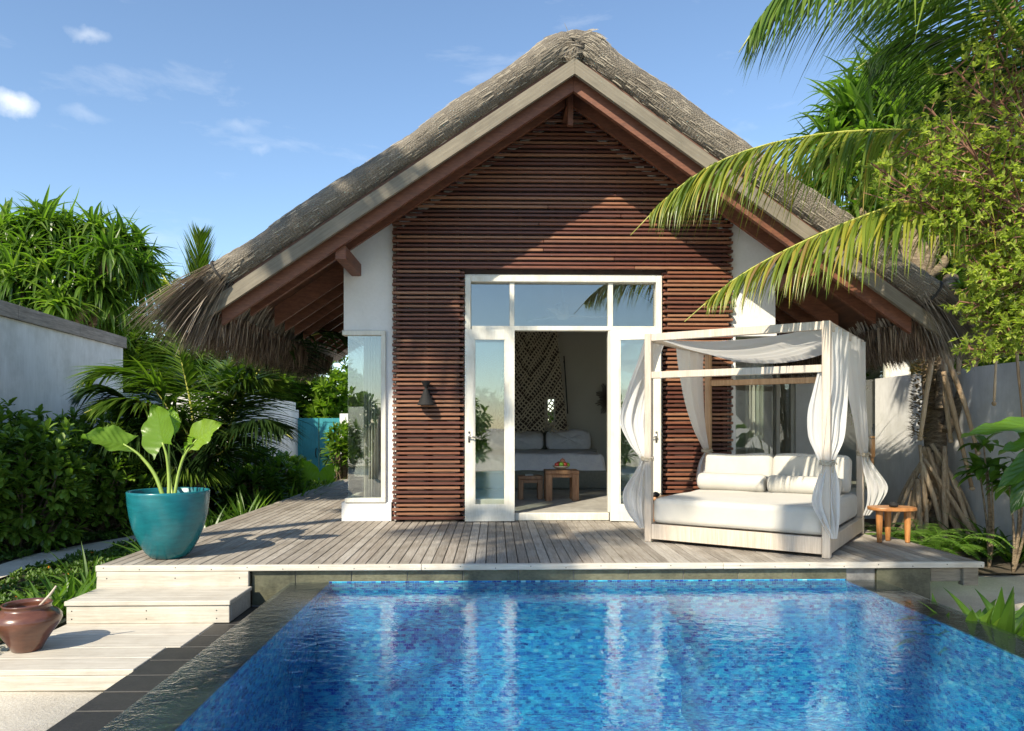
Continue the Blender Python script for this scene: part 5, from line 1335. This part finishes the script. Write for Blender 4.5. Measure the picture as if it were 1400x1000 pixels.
# --- coconut palm right of the frame: big fronds across the roof
base = (5.9, 6.3, -.45); C2 = Vector((5.45, 6.6, 4.05))
cp = empty('coconut_palm', 'coconut palm at the right whose yellow green fronds hang across the roof', 'palm tree', base)
m = MB(); trunk(m, [base, (5.9,6.4,1.6), tuple(C2)], .19, .13, 14, .03, 60); m.build('trunk', 'palm_bark', cp, smooth=True)
LK = 1.28
frs = [([C2, Q(1340,185,6.7), Q(1240,178,6.7), Q(1120,184,6.65), Q(1010,210,6.6), Q(930,255,6.6), Q(862,322,6.6)], .74, .032, 104, 2.6, 'palm_sun'),
       ([C2, Q(1370,260,6.4), Q(1300,262,6.3), Q(1210,285,6.2), Q(1110,325,6.15), Q(1010,378,6.1), Q(936,440,6.1)], .62, .032, 104, 2.6, 'palm_sun'),
       ([C2, Q(1400,60,5.9), Q(1310,-60,5.6), Q(1180,-70,5.4), Q(1070,-10,5.3), Q(1010,72,5.3)], .80, .032, 104, 1.6, 'palm_green'),
       ([C2, Q(1420,100,6.6), Q(1380,40,6.5), Q(1320,-10,6.4), Q(1230,-20,6.3), Q(1130,10,6.3)], .85, .034, 96, 1.5, 'palm_green'),
       ([C2, Q(1400,110,7.6), Q(1330,60,7.7), Q(1240,50,7.8), Q(1170,95,7.8)], .8, .034, 84, 1.6, 'palm_dark'),
       ([C2, Q(1410,60,7.4), Q(1340,-10,7.5), Q(1260,-30,7.5), Q(1190,0,7.5)], .85, .034, 84, 1.5, 'palm_green'),
       ([C2, Q(1420,150,7.9), Q(1360,120,8.0), Q(1290,125,8.1), Q(1230,170,8.1)], .75, .034, 84, 1.8, 'palm_green'),
       ([C2, Q(1440,120,6.9), Q(1400,90,6.9), Q(1340,80,6.9), Q(1280,110,6.9)], .8, .034, 80, 1.6, 'palm_dark'),
       ([C2, Q(1460,160,7.1), Q(1430,170,7.2), Q(1370,200,7.2), Q(1310,270,7.2)], .8, .034, 80, 2.0, 'palm_dark'),
       ([C2, Q(1500,60,7.1), Q(1480,0,7.2), Q(1450,-40,7.2), Q(1380,-30,7.2)], .8, .034, 70, 1.6, 'palm_dark')]
for p_, L, W, n, dr, mt_ in frs:
    frond(cp, p_, L*LK*1.05, W*.88, int(n*1.45), dr*.55, .85, .62, .10, .018, mt_, jit=.15)
# --- small leaved tree on the right
def finetree(label, base, node, blobs, L, W):
    t = empty('small_leaved_tree', label, 'tree', base)
    m = MB(); trunk(m, [base, tuple(Vector(base).lerp(Vector(node), .5)), node], .09, .06); m.build('trunk', 'bark', t, smooth=True)
    bm_ = MB(); lm = MB(); cs = []; axs = []
    for (u, v, D, r_, n) in blobs:
        c = Vector(Q(u, v, D)); nd = Vector(node); mid = nd.lerp(c, .5)+Vector((0,random.uniform(-.2,.2),random.uniform(-.1,.2)))
        limb = cr([nd, mid, c, c+(c-mid).normalized()*r_*.7], 24); bm_.tube(limb[::2], [.017-.0011*k for k in range(13)], 5, r=.5)
        la = np.array([tuple(p) for p in limb])
        for k in range(n):
            q = c+Vector(unit(1)[0])*r_*random.random()**.4
            j = min(24, max(8, int(np.argmin(np.linalg.norm(la-np.array(q), axis=1)))-random.randint(1,4)))
            b = limb[j]; mid2 = b.lerp(q, .5)+Vector((random.uniform(-.04,.04), random.uniform(-.04,.04), random.uniform(-.04,.04)))
            bm_.tube([b, mid2, q], [.0075,.0055,.003], 3, caps=False)
            for f in (.55,.72,.86,1.0):
                cs.append(tuple(b.lerp(q, f) if f < 1 else q)); axs.append(tuple((q-b).normalized()+Vector((0,0,.5))))
    bm_.build('branches', 'twig', t)
    cs = np.array(cs)+rs.randn(len(cs),3)*.03; rosette_leaves(lm, cs, np.array(axs), 6, L, W, .9, .2, 2, [.35,1,.12], .35)
    lm.build('crown', 'small_leaf', t)
bl = [(1395,170,6.0,.55,60),(1335,215,6.0,.46,44),(1270,222,5.9,.36,28),(1215,240,5.9,.26,14),(1385,280,6.0,.5,80),(1335,300,6.0,.42,66),(1285,300,6.0,.30,30),(1390,370,6.0,.42,100),(1352,370,6.0,.32,66),
      (1400,440,6.0,.34,80),(1365,440,6.0,.26,44),(1340,478,6.0,.18,20),(1330,415,6.0,.18,16),(1290,170,5.8,.30,16),(1375,90,5.9,.45,26),(1330,120,5.8,.36,18),(1320,255,6.3,.36,40),(1400,20,5.9,.4,22)]
finetree('small leaved tree with reddish twigs filling the upper right corner', (5.9, 5.5, -.45), (5.35, 5.9, 1.9), bl, .054, .024)
# --- background greenery
def mass(label, c, rx, ry, rz, n, L, W, mt, g_=None): return shrub('background_tree', label, c, rx, ry, rz, n, L, W, mt, g_, 'tree', nl=8, low=-.9, stems=False)
mass('bright green tree rising above the wall left of the gate', (P(345,520,23)[0], 23, 2.0), 1.7,1.2,1.5, 750, .34, .15, 'bright_leaf')
mass('dark green tree above the teal gate', (P(430,535,25)[0], 25, 1.6), 2.2,1.3,1.7, 800, .32, .13, 'hedge_leaf')
mass('green bush behind the gate pillar at the villa corner', (P(480,560,24)[0], 23, 1.0), 1.3,1,1.6, 400, .32, .13, 'bright_leaf')
mass('deep green tree behind the end of the left garden wall', (P(205,500,20)[0], 21, 1.6), 2.2,1.3,2.0, 800, .36, .13, 'hedge_leaf')
mass('dark tree filling the gap under the left screw pine', (P(70,470,19)[0], 19.5, 2.2), 3.4,1.3,1.8, 900, .42, .14, 'hedge_leaf')
mass('dark tree behind the rear wing and the right wall', (P(1330,440,14)[0], 14.6, 2.6), 2.4,1.2,2.2, 900, .36, .14, 'hedge_leaf')
mass('green tree behind the right wall under the small leaved tree', (P(1400,430,10)[0]+.4, 10.5, 2.7), 1.2,1.6,1.4, 700, .22, .09, 'hedge_leaf')
mass('green shrub seen through the slot window behind the bed', (P(753,575,17)[0], 17, .6), .8,.6,.75, 200, .2, .1, 'bright_leaf')
# --- palms and a tree behind the camera: they shade the deck and show in the glass
def offpalm(label, base, C, L, nf=15, seed=1):
    cp = empty('coconut_palm', label, 'palm tree', base, group='coconut palms behind the viewer'); C = Vector(C)
    m = MB(); trunk(m, [base, tuple(Vector(base).lerp(C, .5)+Vector((.2,0,0))), tuple(C)], .16, .11); m.build('trunk', 'palm_bark', cp, smooth=True)
    for k in range(nf):
        a_ = 2*math.pi*k/nf*2.4+seed; e = .9-.9*(k/nf)
        d = Vector((math.cos(a_), math.sin(a_), 0))
        frond(cp, [C, C+d*L*.3+Vector((0,0,L*.28*e+.1)), C+d*L*.7+Vector((0,0,L*.28*e)), C+d*L+Vector((0,0,-L*.15+L*.1*e))], .8, .05, 44, 1.4, .45, .3, .1, .025, 'palm_green')
offpalm('coconut palm behind the viewer, left of the pool', (-3.5, -3.8, -.45), (-2.3, -3.35, 9.0), 1.25, 7, .3)
offpalm('coconut palm far left of the pool, shading the gable', (-9.6, 2.0, -.45), (-5.4, 1.9, 9.0), 1.5, 6, 1.2)
offpalm('tall coconut palm behind the viewer over the steps', (-6.6, -4.2, -.45), (-6.1, -3.2, 9.8), 1.9, 7, 2.2)
for i_, (x_, y_, r_) in enumerate([(-6,-9,2.4),(-1,-11,2.6),(4.5,-9.5,2.6),(9,-7,2.4)]):
    shrub('backdrop_tree', 'leafy tree behind the viewer, '+['far left','second from the left','second from the right','far right'][i_], (x_, y_, .9), r_*.8, 1.3, 1.5, 380, .4, .14, 'bright_leaf', 'trees behind the viewer', 'tree', nl=7, stems=False)
# ================================================================ LIGHT, SKY, CAMERA
SD = Vector((.68, 1.08, -1)).normalized()
l = bpy.data.lights.new('sun', 'SUN'); l.energy = 4.5; l.angle = R(.55); l.color = (1, .93, .82)
lo = bpy.data.objects.new('sun', l); COL.objects.link(lo); lo.rotation_euler = SD.to_track_quat('-Z', 'Y').to_euler()
w = bpy.data.worlds.new('World'); SC.world = w; w.use_nodes = True; nt = w.node_tree; nt.nodes.clear()
g = N.__new__(N); g.t = nt
out = nt.nodes.new('ShaderNodeOutputWorld')
sky = nt.nodes.new('ShaderNodeTexSky'); sky.sky_type = 'NISHITA'; sky.sun_disc = False
sky.sun_elevation = math.asin(-SD.z); sky.sun_rotation = math.atan2(-SD.x, -SD.y) % (2*math.pi)
sky.air_density = 1.0; sky.dust_density = .15; sky.ozone_density = 4.5
tc = nt.nodes.new('ShaderNodeTexCoord')
mp = g.n('ShaderNodeMapping', ins={0: tc.outputs['Generated']}); mp.inputs['Scale'].default_value = (3, 3, 9)
nz = g.noise(mp.outputs[0], 2.2, 8, .62, .3)
wisp = g.math('MULTIPLY', g.ramp(nz, [(.56, (0,0,0)), (.82, (1,1,1))]), .20)
def blob(u, v, rx, ry, st):
    d = Vector(dirv(u, v)).normalized()
    sp = g.n('ShaderNodeVectorMath', operation='SUBTRACT', ins={0: tc.outputs['Generated'], 1: tuple(d)})
    dn = g.n('ShaderNodeTexNoise', ins={'Vector': tc.outputs['Generated'], 'Scale': 22., 'Detail': 6., 'Roughness': .6})
    ad = g.n('ShaderNodeVectorMath', operation='SUBTRACT', ins={0: dn.outputs['Color'], 1: (.5,.5,.5)})
    sc = g.n('ShaderNodeVectorMath', operation='SCALE', ins={0: ad.outputs[0], 'Scale': .035})
    sm = g.n('ShaderNodeVectorMath', operation='ADD', ins={0: sp.outputs[0], 1: sc.outputs[0]})
    rt = g.n('ShaderNodeMapping', vector_type='POINT', ins={0: sm.outputs[0]})
    rt.inputs['Scale'].default_value = (1/rx, 1/rx, 1/ry)
    ln = g.n('ShaderNodeVectorMath', operation='LENGTH', ins={0: rt.outputs[0]})
    return g.math('MULTIPLY', g.ramp(ln.outputs['Value'], [(.15, (1,1,1)), (.95, (0,0,0))]), st)
fac = wisp
for a in ((18,142,.027,.019,.7),(122,48,.024,.010,.25),(328,178,.03,.010,.12),(360,206,.018,.007,.12),(118,160,.03,.009,.12)):
    fac = g.math('MAXIMUM', fac, blob(*a))
cm = g.mix(fac, sky.outputs[0], (6.3, 6.5, 6.8))
bg = g.n('ShaderNodeBackground', ins={0: cm, 1: .145})
nt.links.new(bg.outputs[0], out.inputs[0])
cd = bpy.data.cameras.new('camera'); co = bpy.data.objects.new('camera', cd); COL.objects.link(co)
cd.sensor_width = 36; cd.lens = F0/1400*36; cd.clip_end = 2000; cd.clip_start = .05
co.location = (0, 0, CAMZ); co.rotation_euler = (R(90), 0, -TH); cd.shift_y = (VH-500)/1400
SC.camera = co
SC.view_settings.view_transform = 'Standard'; SC.view_settings.look = 'None'; SC.view_settings.exposure = .72; SC.view_settings.gamma = 1
SC.view_settings.use_white_balance = True; SC.view_settings.white_balance_temperature = 7100; SC.view_settings.white_balance_tint = 8
SC.cycles.max_bounces = 8; SC.cycles.transparent_max_bounces = 24
SC.cycles.use_denoising = True
SC.render.resolution_x = 1024; SC.render.resolution_y = 731
